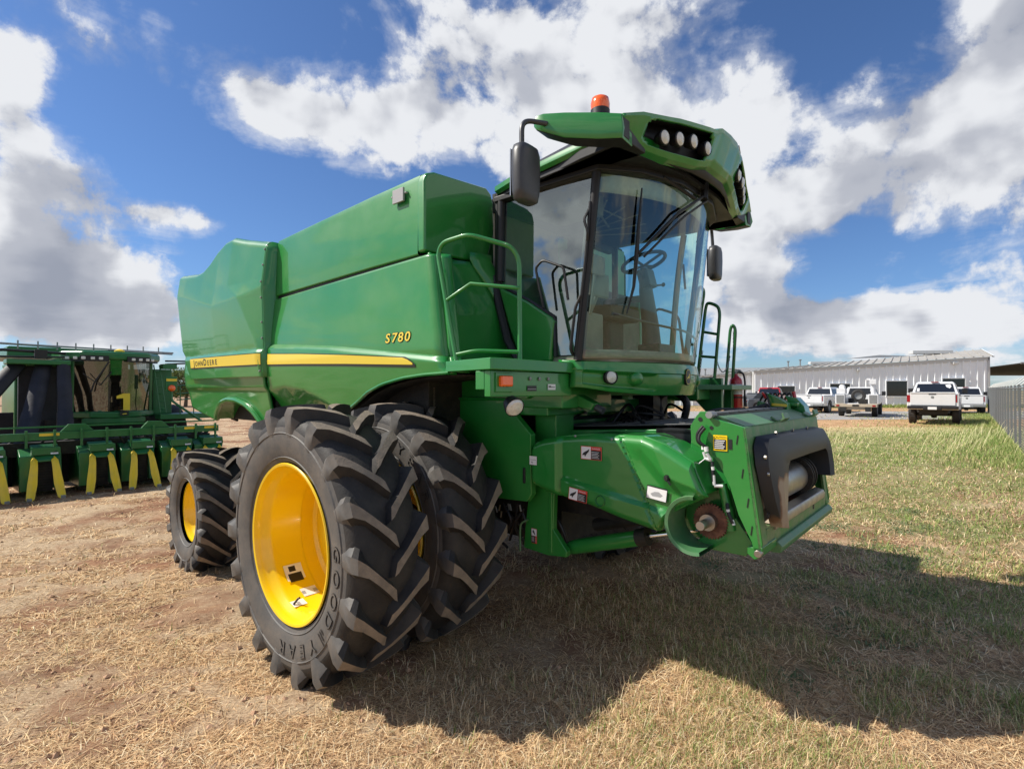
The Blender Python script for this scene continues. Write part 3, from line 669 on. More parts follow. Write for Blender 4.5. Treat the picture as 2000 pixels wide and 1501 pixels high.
mb=MB(); mb.lathe([(.060,.045),(.062,.09),(.055,.125),(.03,.14),(.001,.142)],(1.78,-1.235,3.765),'Z',24); P('beacon_lens',mb,'orange',smooth=50,parent=bc)
mb=MB(); mb.tube([(2.12,.25,3.97),(2.14,.30,4.0),(2.13,.36,3.96)],.008,6); P('roof_step',mb,'galv')

# ---- fascia below the windscreen
def fu(Y,z): return 1.78-.42*Y*Y+.03*math.sin((z-1.95)/.3*math.pi)
def fz0(Y): return interp(abs(Y),[(0,1.955),(.4,1.955),(.75,1.985),(.95,2.02)])
mb=MB()
def fasc(s,t):
    Y=lerp(-.97,.97,s); z=lerp(fz0(Y),2.225,t); u=fu(Y,z)
    if t>.93: u-=.10*((t-.93)/.07)
    if t>.62: u+=.012
    # lamp pocket
    for sg in(-1,1):
        d=abs(Y-sg*.66)
        if d<.28 and .12<t<.6: u-=.035*min(1,(.28-d)/.03)*min(1,(t-.12)/.05,(.6-t)/.05)
    if abs(Y)>.93: u-=.06*((abs(Y)-.93)/.04)
    return (u,Y,z)
mb.patch(fasc,100,36); P('front_fascia',mb,'green',recalc=False,solid=.03,smooth=32)
for sg in(-1,1):
    ax=Vector((1,.45*sg,0)).normalized(); c=(fu(.75,2.09)-.02,sg*.745,2.095)
    mb=MB(); mb.lathe([(.052,-.02),(.056,.02),(.046,.026)],c,ax,24); o=P('fascia_lamp',mb,'black')
    mb=MB(); mb.lathe([(.046,.02),(.03,.03),(.001,.034)],c,ax,24); P('lens',mb,'lens',parent=o)
    c=(fu(.56,2.09)-.015,sg*.55,2.085); mb=MB(); mb.lathe([(.06,-.03),(.055,.02),(.03,.04),(.001,.045)],c,ax,20); P('blanking_cap',mb,'green',smooth=60)
# emblem
mb=MB(); c=Vector((fu(0,2.10)+.016,0.02,2.105)); 
def oval(w,h,l,mi):
    pts=[]
    for i in range(24):
        a=2*math.pi*i/24; pts.append((c.x+l,c.y+w*math.copysign(abs(math.cos(a))**.7,math.cos(a)),c.z+h*math.copysign(abs(math.sin(a))**.8,math.sin(a))))
    mb.add(pts,[tuple(range(24))],mi)
mb.yz([(c.y+.05*math.cos(a),c.z+.068*math.sin(a)) for a in np.linspace(0,2*math.pi,24,endpoint=False)],c.x-.03,.03,1)
oval(.048,.064,.001,1); oval(.044,.060,.002,0); oval(.040,.056,.003,1)
deer=[(-.030,-.012),(-.012,.004),(.004,.006),(.008,.020),(.006,.036),(.014,.026),(.022,.018),(.016,.008),(.026,-.006),(.018,-.004),(.012,-.012),(.006,-.030),(.002,-.012),(-.012,-.008),(-.026,-.022)]
mb.add([(c.x+.0042,c.y+a,c.z+b) for a,b in deer],[tuple(range(len(deer)))],0); mb.build('emblem',['stripe','sblack'],CB,recalc=False)
mb=MB(); mb.bb((1.42,-.52,1.955),(1.52,-.14,1.985)); mb.bb((1.44,-.37,1.92),(1.50,-.30,1.955)); P('step_tab',mb,'green_dusty',bevel=.006)

# ---- structure beneath the cab
mb=MB(); mb.bb((.35,-1.0,1.86),(1.30,-.30,2.10)); mb.bb((.5,-.98,1.80),(1.15,1.25,1.92)); mb.bb((.5,1.0,1.9),(1.5,1.5,2.12)); P('cab_subframe',mb,'green',bevel=.01)
mb=MB(); mb.bb((.35,-.72,1.66),(.90,1.15,1.86)); mb.bb((.1,-.9,1.0),(.75,1.0,1.75)); P('feeder_throat_housing',mb,'dark')
mb=MB(); mb.bb((.92,-.62,1.68),(.98,.62,1.74)); mb.bb((.9,-.6,1.76),(.93,.6,1.84)); P('cross_rail',mb,'green',bevel=.01)
mb=MB(); mb.ext([(.80,-.80,1.86),(.86,-.80,1.93),(1.04,-.80,2.02),(1.20,-.80,2.005),(1.45,-.80,1.895),(1.42,-.80,1.845),(1.25,-.80,1.88),(1.22,-.80,1.91),(1.08,-.80,1.93),(.90,-.80,1.85),(.84,-.80,1.80)],(0,.10,0)); br=P('lift_bracket',mb,'green',bevel=.006)
mb=MB(); mb.tube([(1.42,-.75,1.875),(1.50,-.75,1.84)],.028,10); P('bracket_pin',mb,'greyplastic',parent=br)
mb=MB(); mb.bb((.93,-.86,1.5),(1.14,-.62,1.93)); P('upright',mb,'green',bevel=.008)
mb=MB()
for k in range(14):
    a=Vector((random.uniform(.9,1.5),random.uniform(-.5,1.0),1.72)); mb.tube(smooth_path([a,a+Vector((.1,random.uniform(-.1,.1),random.uniform(.03,.16))),a+Vector((.28,random.uniform(-.2,.2),random.uniform(.0,.1)))]),.012,6)
mb.tube(smooth_path([(1.3,.62,1.70),(1.28,.62,1.92),(1.42,.62,1.98),(1.55,.62,1.88),(1.52,.62,1.70)]),.035,8); mb.bb((1.1,.45,1.7),(1.3,.75,1.95))
P('hose',mb,'black',smooth=50)
for sg in (1,):
    mb=MB(); mb.xz([(.55,2.12),(1.62,2.12),(1.62,1.80),(1.5,1.72),(1.35,1.88),(.55,1.88)],1.32,.06); P('left_frame_plate',mb,'green_old',bevel=.008)
# ================================================================= FEEDER HOUSE
mb=MB(); mb.xz([(.85,1.20),(.85,1.66),(2.28,1.74),(2.34,1.80),(2.42,1.78),(2.50,1.05),(2.35,1.0)],-.66,1.32); P('feeder_house',mb,'green',bevel=.01)
mb=MB(); mb.ext([(.9,-.60,1.685),(2.30,-.60,1.765),(2.30,.60,1.765),(.9,.60,1.685)],(0,0,.012))
for k in range(5): mb.bb((1.0+.25*k,-.55,1.70+.014*k),(1.05+.25*k,.55,1.712+.014*k))
P('feeder_top_cover',mb,'greyplastic',bevel=.003)
mb=MB(); mb.bb((1.0,-.62,1.0),(2.15,.62,1.24)); mb.bb((.75,-.60,.72),(1.0,.62,1.3)); mb.tube([(1.3,-.55,.92),(2.0,-.55,1.12)],.05,10); P('feeder_underside',mb,'dark')
# drive shield on the near side
outl=[(1.07,1.57),(1.17,1.63),(1.34,1.668),(1.57,1.695),(1.69,1.69),(1.98,1.70),(2.12,1.66),(2.31,1.56),(2.325,1.50),(2.385,1.37),(2.26,1.285),(2.17,1.23),(2.13,1.16),(2.09,1.10),(1.79,1.148),(1.62,1.186),(1.47,1.215),(1.29,1.228),(1.17,1.25),(1.07,1.285),(1.055,1.33),(1.055,1.53)]
def ang_in(poly,u,z):
    ins=False; n=len(poly)
    for i in range(n):
        a=poly[i];b=poly[i-1]
        if (a[1]>z)!=(b[1]>z) and u<(b[0]-a[0])*(z-a[1])/(b[1]-a[1])+a[0]: ins=not ins
    return ins
def top_z(u): return interp(u,[(1.055,1.55),(1.09,1.60),(1.17,1.632),(1.34,1.668),(1.57,1.695),(1.98,1.70),(2.12,1.66),(2.31,1.56),(2.33,1.50),(2.39,1.36)])
def bot_z(u): return interp(u,[(1.055,1.31),(1.09,1.275),(1.17,1.25),(1.29,1.228),(1.47,1.215),(1.62,1.186),(1.79,1.148),(2.09,1.10),(2.13,1.17),(2.17,1.23),(2.26,1.285),(2.39,1.355)])
def shield(s,t):
    u=lerp(1.055,2.39,s); z0=bot_z(u);z1=top_z(u); z=lerp(z0,z1,t); y=-1.05
    # rear bulge
    if u<1.34: y-=.035*min(1,(1.34-u)/.04)
    # diagonal seam (1.84,1.63)->(2.09,1.10)
    us=1.84+(1.63-z)*.47; d=u-us
    if abs(d)<.012: y+=.012
    # raised front wedge
    if d>.02:
        k=min(1,(d-.02)/.22); zt=interp(u,[(1.98,1.52),(2.13,1.37),(2.39,1.30)])
        if z>zt: y-=.05*min(1,(z-zt)/.10)*k
    # lower longitudinal ledge
    zl=interp(u,[(1.34,1.375),(1.99,1.275),(2.3,1.2)])
    if u>1.34: y-= .030*min(1,max(0,(zl-z)/.025))
    # rounded rim
    e=min(z-z0,z1-z); 
    if e<.05: y+=.045*(1-e/.05)**2
    e=min(u-1.055,2.39-u)
    if e<.04: y+=.035*(1-e/.04)**2
    return (u,y,z)
mb=MB(); mb.patch(shield,150,44); sh=P('drive_shield',mb,'green',recalc=False,smooth=26)
mb=MB(); n=len(outl); mb.ext([(a,-1.02,b) for a,b in outl],(0,.30,0)); P('shield_side',mb,'green',bevel=.01)
# curled open tube at the front end of the shield
mb=MB(); cx,cz=2.325,1.185
mb.lathe([(.155,-.07),(.175,-.075),(.18,-.06),(.175,.18),(.155,.18),(.155,-.07)],(cx,-1.02,cz),'Y',36,0,R(88),R(285)); P('shaft_shield',mb,'green_dusty',smooth=40)
mb=MB(); mb.lathe([(.001,-.14),(.026,-.14),(.028,-.135),(.028,-.03),(.05,-.03),(.05,.06),(.001,.06)],(2.36,-.92,1.185),'Y',20); P('drive_shaft',mb,'steel')
mb=MB(); 
pr=[]; N_=36
poly=[]
for i in range(N_*2):
    r=.112 if i%2 else .098; a=math.pi*i/N_; poly.append((2.36+r*math.cos(a),1.185+r*math.sin(a)))
mb.xz(poly,-.90,.02); P('sprocket',mb,'rust')
# stickers on the shield
def person_icon(x0,s=1.0): return ('p',[(x0+.02,.30),(x0+.12,.34),(x0+.16,.18),(x0+.20,.34),(x0+.34,.62),(x0+.36,.80),(x0+.28,.70),(x0+.2,.62),(x0+.10,.52),(x0+.04,.42)],'sblack')
def danger(org,xd,yd,w,h,red='sred'):
    it=[('r',.0,.0,1,1,red),('r',.025,.04,.49,.96,'white'),('r',.50,.04,.975,.72,'sblack')]
    it+= [('t','DANGER',.737,.79,h*.17,'white'),person_icon(.06)]
    for k in range(5): it.append(('r',.54,.14+.11*k,.90-.05*(k%2),.17+.11*k,'white'))
    return sticker(CB,org,xd,yd,w,h,'white',it,'danger_sticker')
danger((1.59,-1.052,1.56),(1,0,0),(0,0,1),.17,.092)
danger((1.50,-1.085,1.262),(1,0,-.10),(.10,0,1),.155,.085)
sticker(CB,(1.10,-1.09,1.47),(1,0,0),(0,0,1),.07,.065,'white',(('r',.1,.55,.9,.6,'sgrey'),('r',.25,.2,.45,.35,'sgrey')),'information_sticker')
sticker(CB,(2.085,-1.062,1.345),(1,0,-.12),(.12,0,1),.14,.085,'sblack',(('r',.03,.04,.97,.90,'white'),('p',[(.2,.4),(.4,.6),(.6,.65),(.8,.45),(.7,.3),(.3,.25)],'sgrey')),'diagram_sticker')
mb=MB(); mb.lathe([(.001,.004),(.03,.004),(.036,-.008),(.04,.002)],(1.68,-1.082,1.245),'Y',20); P('access_plug',mb,'green_old')
mb=MB(); mb.lathe([(.001,-.02),(.012,-.02),(.016,0),(.022,0),(.024,.02)],(2.17,-1.10,1.455),'Y',12); mb.tube([(2.17,-1.11,1.455),(2.20,-1.115,1.42)],.006,6); P('latch',mb,'sblack')
mb=MB()
for u,z in ((1.12,1.585),(1.25,1.635),(1.45,1.67),(1.75,1.665),(2.0,1.665)): mb.lathe([(.001,-.008),(.008,-.006),(.009,0)],(u,-1.045,z),'Y',8)
P('bolt',mb,'galv')
# lower post + cylinder
mb=MB(); mb.xz([(.93,1.30),(1.17,1.30),(1.155,.93),(1.285,.785),(1.275,.74),(1.10,.72),(.86,.735),(.88,.95)],-.92,.05); mb.bb((1.12,-.93,.75),(1.15,-.86,1.25)); P('axle_post',mb,'green',bevel=.006)
mb=MB(); mb.tube(smooth_path([(.865,-.97,.72),(.865,-.97,.88),(.88,-.97,.94),(.93,-.95,.975)]),.008,6); P('guard_rod',mb,'green_dusty')
danger((.975,-.925,.85),(0,0,-1),(1,0,0),.115,.055)
mb=MB(); mb.tube([(1.20,-.78,.765),(1.30,-.78,.80),(1.84,-.78,.965)],[.05,.056,.056],18); mb.tube([(1.80,-.78,.955),(1.88,-.78,.98)],.062,18,1); c=P('lift_cylinder',mb,['green','dark'],smooth=50)
mb=MB(); mb.tube([(1.86,-.78,.973),(2.25,-.78,1.09)],.022,12); P('piston_rod',mb,'chrome',parent=c)
mb=MB(); mb.tube(smooth_path([(1.20,-.80,.80),(1.18,-.82,.90),(1.12,-.82,.98),(1.0,-.8,1.02)]),.016,8)
for k in range(10):
    a=(random.uniform(.4,.9),random.uniform(-1.0,-.8),random.uniform(1.0,1.15)); mb.tube(smooth_path([a,(a[0]+random.uniform(-.1,.1),a[1],a[2]-.15),(a[0]+random.uniform(-.2,.2),a[1]+.1,a[2]-.35)]),.012,6)
P('hose',mb,'black',smooth=50)
mb=MB()
for k in range(12):
    a=Vector((random.uniform(.35,.95),-.96,random.uniform(1.0,1.10))); mb.tube([a,a+Vector((random.uniform(-.02,.02),0,-.05))],.008,8)
P('hose_fitting',mb,'steel')
# ---- front frame
pl=[(2.24,1.66),(2.235,1.77),(2.27,1.83),(2.30,1.865),(2.355,1.865),(2.38,1.825),(2.57,1.775),(2.665,1.10),(2.65,1.04),(2.62,1.035),(2.605,1.10),(2.53,1.25),(2.48,1.41),(2.41,1.55),(2.33,1.62)]
for sg in(-1,1):
    mb=MB(); mb.xz(pl,sg*.90,-.02*sg); P('frame_side_plate',mb,'green',bevel=.004)
for (u,z) in ((2.525,1.70),(2.555,1.50),(2.585,1.33),(2.605,1.17)):
    mb=MB(); mb.box((u,-.9015,z),(.006,.004,.055),0,('Y',8)); P('slot',mb,'black')
mb=MB(); mb.box((2.485,-.9015,1.67),(.02,.004,.06)); mb.lathe([(.001,-.903),(.014,-.903)],(2.30,0,1.815),'Y',12); mb.lathe([(.001,-.903),(.012,-.903)],(2.37,0,1.765),'Y',12); P('slot',mb,'black')
sticker(CB,(2.425,-.902,1.675),(1,0,.0),(0,0,1),.085,.095,'caution',[('t','CAUTION',.5,.80,.0165,'sblack'),('r',.07,.08,.93,.73,'sblack')]+[('r',.12,.62-.12*k,.84-.06*(k%3),.67-.12*k,'white') for k in range(5)],'caution_sticker')
# inner side box panels, front flanges
mb=MB(); mb.xz([(2.20,1.72),(2.34,1.80),(2.52,1.10),(2.45,1.02),(2.15,1.05)],-.80,.10); P('frame_inner_plate',mb,'green',bevel=.004)
def fp(z): return interp(z,[(1.04,2.665),(1.775,2.572)])
mb=MB() # front face strips
for y0,y1 in ((-.90,-.78),(.80,.90)):
    mb.ext([(fp(1.775),y0,1.775),(fp(1.775),y1,1.775),(fp(1.06),y1,1.06),(fp(1.06),y0,1.06)],(-.02,0,0))
mb.ext([(fp(1.775),-.78,1.775),(fp(1.775),.80,1.775),(fp(1.63),.80,1.63),(fp(1.63),-.78,1.63)],(-.02,0,0))
P('front_flange',mb,'green_worn',bevel=.003)
mb=MB(); mb.ext([(2.375,-.86,1.825),(2.40,-.86,1.838),(2.56,-.78,1.765),(2.56,-.78,1.745),(2.375,-.86,1.80)],(0,1.66,0)); P('top_beam',mb,'green_dusty',bevel=.004)
mb=MB(); mb.bb((2.30,-.84,1.82),(2.38,.86,1.85)); 
for k in range(9): mb.bb((2.29,-.80+.18*k,1.85),(2.39,-.66+.18*k,1.856))
P('rubber_strip',mb,'greyplastic',bevel=.004)
mb=MB(); mb.lathe([(.001,-.03),(.022,-.03),(.022,.05)],(2.365,-.90,1.845),'Y',14); P('pivot_pin',mb,'galv')
for y in (-.10,.78):
    mb=MB(); mb.ext([(2.50,y-.06,1.80),(2.56,y-.06,1.765),(2.60,y-.06,1.80),(2.585,y-.06,1.84),(2.575,y-.06,1.835),(2.58,y-.06,1.80),(2.55,y-.06,1.785),(2.51,y-.06,1.815)],(0,.13,0)); P('hook',mb,'green_dusty',bevel=.003)
# lip, lower bars
mb=MB(); mb.ext([(2.60,-.64,1.215),(2.665,-.64,1.20),(2.675,-.64,1.175),(2.67,-.64,1.135),(2.64,-.64,1.135),(2.63,-.64,1.18)],(0,1.32,0)); P('lip',mb,'steel',bevel=.006)
mb=MB(); mb.bb((2.61,-.78,1.045),(2.655,.80,1.165)); P('lower_plate',mb,'green_worn',bevel=.004)
mb=MB()
for y in (-.80,-.75,-.70): mb.lathe([(.012,.001),(.016,.004),(.020,.001)],(2.664,y,1.10+.01*abs(y*10-7)),'X',12)
mb.box((2.656,.38,1.12),(.006,.03,.05)); P('slot',mb,'black')
mb=MB(); mb.ext([(2.62,-.62,1.05),(2.67,-.62,1.06),(2.70,-.62,1.03),(2.69,-.62,.99),(2.64,-.62,.985),(2.60,-.62,1.0)],(0,1.46,0)); P('lower_beam',mb,'green_dusty',bevel=.008)
mb=MB(); mb.ext([(2.58,-.90,1.07),(2.665,-.90,1.08),(2.665,-.90,1.03),(2.62,-.90,1.0),(2.58,-.90,1.03)],(0,.28,0)); mb.lathe([(.001,-.02),(.022,-.02),(.022,.02)],(2.645,-.905,1.045),'Y',14,1); P('pivot_bracket',mb,['green','steel'],bevel=.004)
# black plastic shield round the opening (arched frame, bulging forward)
outer=[(-.84,1.27),(-.855,1.62),(-.80,1.70),(-.70,1.725),(.80,1.70),(.88,1.66),(.90,1.56),(.90,1.36),(.86,1.30)]
mb=MB()
O2=[(-.72,1.17),(-.80,1.35),(-.845,1.55),(-.83,1.66),(-.76,1.715),(0,1.71),(.70,1.70),(.79,1.65),(.81,1.55),(.81,1.42),(.78,1.32)]
I2=[(-.66,1.17),(-.60,1.25),(-.51,1.38),(-.44,1.50),(-.38,1.535),(.12,1.535),(.62,1.53),(.66,1.515),(.68,1.48),(.68,1.40),(.65,1.32)]
def fro(y,z,k): return fp(z)+.004+k
V=[];rows=[(0,.006,1),(0,.075,.93),(.5,.105,.5),(1,.085,.03),(1,-.06,0)]
npt=len(O2)
for kk,(tt,dd,w_) in enumerate(rows):
    for (a,b),(c_,d_) in zip(O2,I2):
        y=lerp(a,c_,1-w_); z=lerp(b,d_,1-w_); V.append((fro(y,z,dd),y,z))
fs=[(r*npt+i,r*npt+i+1,(r+1)*npt+i+1,(r+1)*npt+i) for r in range(len(rows)-1) for i in range(npt-1)]
mb.add(V,fs); P('opening_shield',mb,'shieldm',smooth=42,bevel=.008,solid=.006)
mb=MB()
for y,z in ((-.83,1.60),(-.815,1.50),(-.45,1.72),(-.05,1.715),(.35,1.71),(-.50,1.56),(.80,1.66)): mb.lathe([(.001,.012),(.012,.012),(.012,0)],(fro(y,z,.03 if z>1.6 else .06),y,z),'X',6)
P('bolt',mb,'steel')
# inside: drum, flange disc, floor, side walls
mb=MB(); mb.bb((2.0,-.66,1.12),(2.62,.70,1.18)); P('feeder_floor',mb,'rust')
mb=MB(); mb.bb((1.9,-.70,1.18),(2.56,-.66,1.72)); mb.bb((1.9,.70,1.18),(2.56,.74,1.72)); mb.bb((1.9,-.7,1.70),(2.5,.74,1.73)); mb.bb((1.9,-.7,1.1),(1.95,.7,1.73)); P('feeder_inner_wall',mb,'black')
mb=MB(); mb.lathe([(.001,-.62),(.115,-.62),(.118,-.6),(.118,.26),(.11,.28)],(2.53,0,1.345),'Y',40); dr=P('feed_drum',mb,'steel')
mb=MB()
for y in (.28,.33,.40): mb.lathe([(.001,-.008),(.15,-.008),(.15,.008),(.001,.008)],(2.53,y,1.345),'Y',32)
for k in range(12):
    a=2*math.pi*k/12; mb.tube([(2.53+.13*math.cos(a),.26,1.345+.13*math.sin(a)),(2.53+.13*math.cos(a),.44,1.345+.13*math.sin(a))],.01,6)
mb.bb((2.40,-.3,1.25),(2.44,.62,1.265)); mb.tube([(2.52,.25,1.24),(2.54,.62,1.25)],.012); mb.tube([(2.50,.5,1.20),(2.53,.52,1.40)],.012,6)
P('drum_flange',mb,'dark',parent=dr)
# hydraulic hoses and cylinder behind the side plate
mb=MB(); mb.tube(smooth_path([(2.335,-.93,1.65),(2.30,-.94,1.68),(2.30,-.94,1.73),(2.33,-.93,1.775)]),.010,8); mb.tube(smooth_path([(2.352,-.95,1.65),(2.318,-.96,1.68),(2.315,-.95,1.72),(2.345,-.94,1.765)]),.010,8); mb.tube(smooth_path([(2.385,-.93,1.56),(2.392,-.94,1.50),(2.396,-.94,1.44)]),.010,8); mb.tube(smooth_path([(2.465,-.90,1.31),(2.478,-.92,1.26),(2.505,-.92,1.20)]),.012,8); P('hose',mb,'black',smooth=60)
mb=MB()
for a,b,r in (((2.335,-.935,1.66),(2.332,-.935,1.63),.013),((2.355,-.95,1.65),(2.358,-.95,1.62),.013),((2.333,-.935,1.615),(2.345,-.93,1.575),.009),((2.36,-.95,1.61),(2.378,-.94,1.575),.010),((2.345,-.93,1.575),(2.382,-.93,1.568),.011),((2.392,-.94,1.53),(2.394,-.94,1.51),.010),((2.396,-.94,1.48),(2.40,-.94,1.42),.010),((2.40,-.94,1.415),(2.445,-.92,1.415),.010),((2.475,-.92,1.28),(2.478,-.92,1.255),.011),((2.50,-.92,1.22),(2.51,-.92,1.19),.010)): mb.tube([a,b],r,8)
mb.tube([(2.345,-.94,1.575),(2.27,-1.0,1.50)],.003,5)
P('hose_fitting',mb,'white')
mb=MB(); mb.tube([(2.42,-.86,1.42),(2.455,-.86,1.25)],.028,14); mb.tube([(2.45,-.86,1.28),(2.47,-.86,1.14)],.034,14); P('tilt_cylinder',mb,'green',smooth=50)
mb=MB(); mb.xz([(2.20,1.0),(2.56,1.0),(2.60,1.08),(2.50,1.22),(2.42,1.16)],-.86,.04); P('gusset',mb,'green',bevel=.004)
# hydraulic coupler stand at far top of the frame
mb=MB(); mb.xz([(2.27,1.80),(2.26,1.90),(2.235,1.975),(2.33,1.93),(2.40,1.885),(2.41,1.79)],.68,.10); mb.bb((2.30,.60,1.80),(2.36,.68,1.83)); P('coupler_stand',mb,'green',bevel=.006)
mb=MB(); mb.box((2.338,.6785,1.872),(.12,.003,.022),0,('Y',4)); P('yellow_band',mb,'stripe')
mb=MB(); mb.tube([(2.20,.60,1.82),(2.22,.60,1.90)],.03,10); P('coupler_canister',mb,'green_dusty')
mb=MB(); mb.ext([(2.36,.88,1.80),(2.36,.88,1.87),(2.33,.88,1.95),(2.42,.88,1.93),(2.48,.88,1.86),(2.50,.88,1.78)],(0,.16,0)); mb.bb((2.33,.80,1.86),(2.45,.90,1.89)); P('coupler_stand',mb,'green',bevel=.006)
mb=MB()
for k in range(6):
    a=Vector((2.28+.02*k,.62+.07*k,1.87)); mb.tube(smooth_path([a,a+Vector((-.04,.02,.10)),a+Vector((-.10,.05,.02))]),.008,6)
for k in range(4): mb.tube(smooth_path([(1.9+.1*k,.1+.1*k,1.80),(2.0+.1*k,.2+.1*k,1.84),(2.15+.05*k,.45+.05*k,1.84),(2.26,.60,1.88)]),.010,6)
P('hose',mb,'black',smooth=60)
mb=MB(); mb.tube([(2.40,.92,1.92),(2.39,.92,1.985)],.015,8); mb.tube([(2.24,.64,1.93),(2.22,.62,1.98)],.01,8); P('coupler_cap',mb,'red')
# ---- left platform, ladder rails, chain
mb=MB(); mb.xy([(.6,.97),(1.45,.97),(1.75,1.25),(1.72,1.95),(.6,1.95)],2.0,.05); P('left_platform',mb,'green_old',bevel=.006)
mb=MB(); mb.bb((1.52,1.66,1.72),(1.60,1.95,2.02)); P('platform_bracket',mb,'green_old',bevel=.006)
def hoop(pts,r=.016,cross=(),name='ladder_rail'):
    mb=MB(); mb.tube(rounded(pts,.06,5),r,8)
    for a,b in cross: mb.tube([a,b],r*.85,8)
    P(name,mb,'green_old',smooth=60)
# leaning double rail next to the cab door
hoop([(1.20,1.22,2.0),(1.385,1.30,3.04),(1.405,1.31,3.09),(1.44,1.33,3.04),(1.28,1.32,2.0)],.018,[((1.35,1.285,2.85),(1.41,1.33,2.85)),((1.285,1.25,2.48),(1.35,1.33,2.48))])
hoop([(1.31,1.42,2.0),(1.42,1.42,2.88),(1.44,1.42,2.93),(1.55,1.42,2.88),(1.57,1.42,2.80),(1.50,1.42,2.0)],.017,[((1.385,1.42,2.62),(1.555,1.42,2.58)),((1.355,1.42,2.36),(1.53,1.42,2.34)),((1.33,1.42,2.12),(1.51,1.42,2.12))])
hoop([(1.50,1.72,1.80),(1.57,1.72,2.66),(1.595,1.72,2.71),(1.62,1.74,2.66),(1.56,1.78,1.90)],.017)
def chain(a,b,sag,name,par,n=26):
    mb=MB(); a=Vector(a);b=Vector(b)
    for i in range(n):
        t0=i/n;t1=(i+1.25)/n; p=lambda t: a.lerp(b,t)+Vector((0,0,-4*sag*t*(1-t)))
        c_=(p(t0)+p(t1))/2; d=(p(t1)-p(t0)); L_=d.length/2; d.normalize(); s_=d.orthogonal().normalized(); 
        if i%2: s_=d.cross(s_)
        mb.tube([c_+d*L_*math.cos(q)+s_*.006*math.sin(q) for q in np.linspace(0,2*math.pi,8,endpoint=False)],.0028,5,closed=True)
    return P(name,mb,'galv')
chain((1.52,1.44,2.34),(1.565,1.72,2.36),.16,'safety_chain',CB,22)
chain((1.60,1.735,2.64),(1.59,1.76,2.2),.0,'safety_chain',CB,24)
chain((1.385,1.42,2.42),(1.35,1.40,2.1),.0,'safety_chain',CB,18)
# ================================================================= FIRE EXTINGUISHER (carried on the machine)
def W(u,Y,z): 
    a=RZ; return Vector((H0.x+u*math.cos(a)-Y*math.sin(a),H0.y+u*math.sin(a)+Y*math.cos(a),z))
FE=empty('fire_extinguisher',W(1.60,1.80,1.79),RZ,label='red fire extinguisher with white label hung beside the ladder rails of the big combine',cat='fire extinguisher')
mb=MB(); mb.lathe([(.001,.0),(.062,.004),(.068,.02),(.068,.29),(.062,.325),(.04,.35),(.022,.365),(.022,.385)],(0,0,0),'Z',24); mb.build('cylinder','red',FE,smooth=50)
mb=MB(); mb.lathe([(.0695,.16),(.0695,.27)],(0,0,0),'Z',16,0,R(180),R(360)); mb.build('paper_label',['white'],FE,recalc=False)
mb=MB(); mb.tube([(0,0,.38),(0,0,.40)],.02,8); mb.box((-.01,.0,.41),(.14,.02,.015)); mb.box((-.01,0,.43),(.12,.02,.012),0,('Y',8)); mb.build('handle','galv',FE)
mb=MB(); mb.tube(smooth_path([(.02,0,.40),(.075,0,.385),(.095,0,.30),(.092,0,.18),(.095,0,.12)]),.010,8); mb.tube([(.095,0,.14),(.10,0,.03)],.017,8); mb.build('hose','black',FE,smooth=60)
mb=MB(); mb.lathe([(.071,.12),(.071,.135)],(0,0,0),'Z',24); mb.bb((-.10,-.03,.0),(-.07,.05,.22)); mb.build('bracket','black',FE)
# ================================================================= CAMERA, SUN, SKY
cam=bpy.data.cameras.new('camera'); co=bpy.data.objects.new('camera',cam); COL.objects.link(co); scn.camera=co
co.location=(0,0,2.0); co.rotation_euler=(math.pi/2+.010,0,0)
cam.sensor_fit='HORIZONTAL'; cam.sensor_width=36; cam.lens=36*1040/2000; cam.clip_end=3000; cam.clip_start=.05
sd=Vector((-.945,.050,1.0)).normalized()   # towards the sun
sl=bpy.data.lights.new('sun','SUN'); sl.energy=5.0; sl.angle=R(.6); sl.color=(1,.94,.84); so=bpy.data.objects.new('sun',sl); COL.objects.link(so)
so.rotation_euler=sd.to_track_quat('Z','Y').to_euler(); so.location=sd*50
w=bpy.data.worlds.new('World'); scn.world=w; w.use_nodes=True; nt=w.node_tree; n=nt.nodes; L=nt.links
bg=n['Background']; bg.inputs['Strength'].default_value=1.0
sky=n.new('ShaderNodeTexSky'); sky.sky_type='NISHITA'; sky.sun_disc=False; sky.sun_elevation=math.asin(sd.z); sky.sun_rotation=math.atan2(sd.x,sd.y); sky.air_density=1.0; sky.dust_density=.35; sky.ozone_density=2.2
def V(op,*a,clamp=False):
    m=n.new('ShaderNodeMath'); m.operation=op; m.use_clamp=clamp
    for i,x in enumerate(a):
        if isinstance(x,(int,float)): m.inputs[i].default_value=x
        else: L.new(x,m.inputs[i])
    return m.outputs[0]
tc=n.new('ShaderNodeTexCoord'); sp=n.new('ShaderNodeSeparateXYZ'); L.new(tc.outputs['Generated'],sp.inputs[0])
X,Y,Z=sp.outputs
az=V('ARCTAN2',X,Y); el=V('ARCSINE',Z)
def pxae(px,py):
    a=math.atan((px-1000)/1040); return a, math.atan((761-py)/1040*math.cos(a))
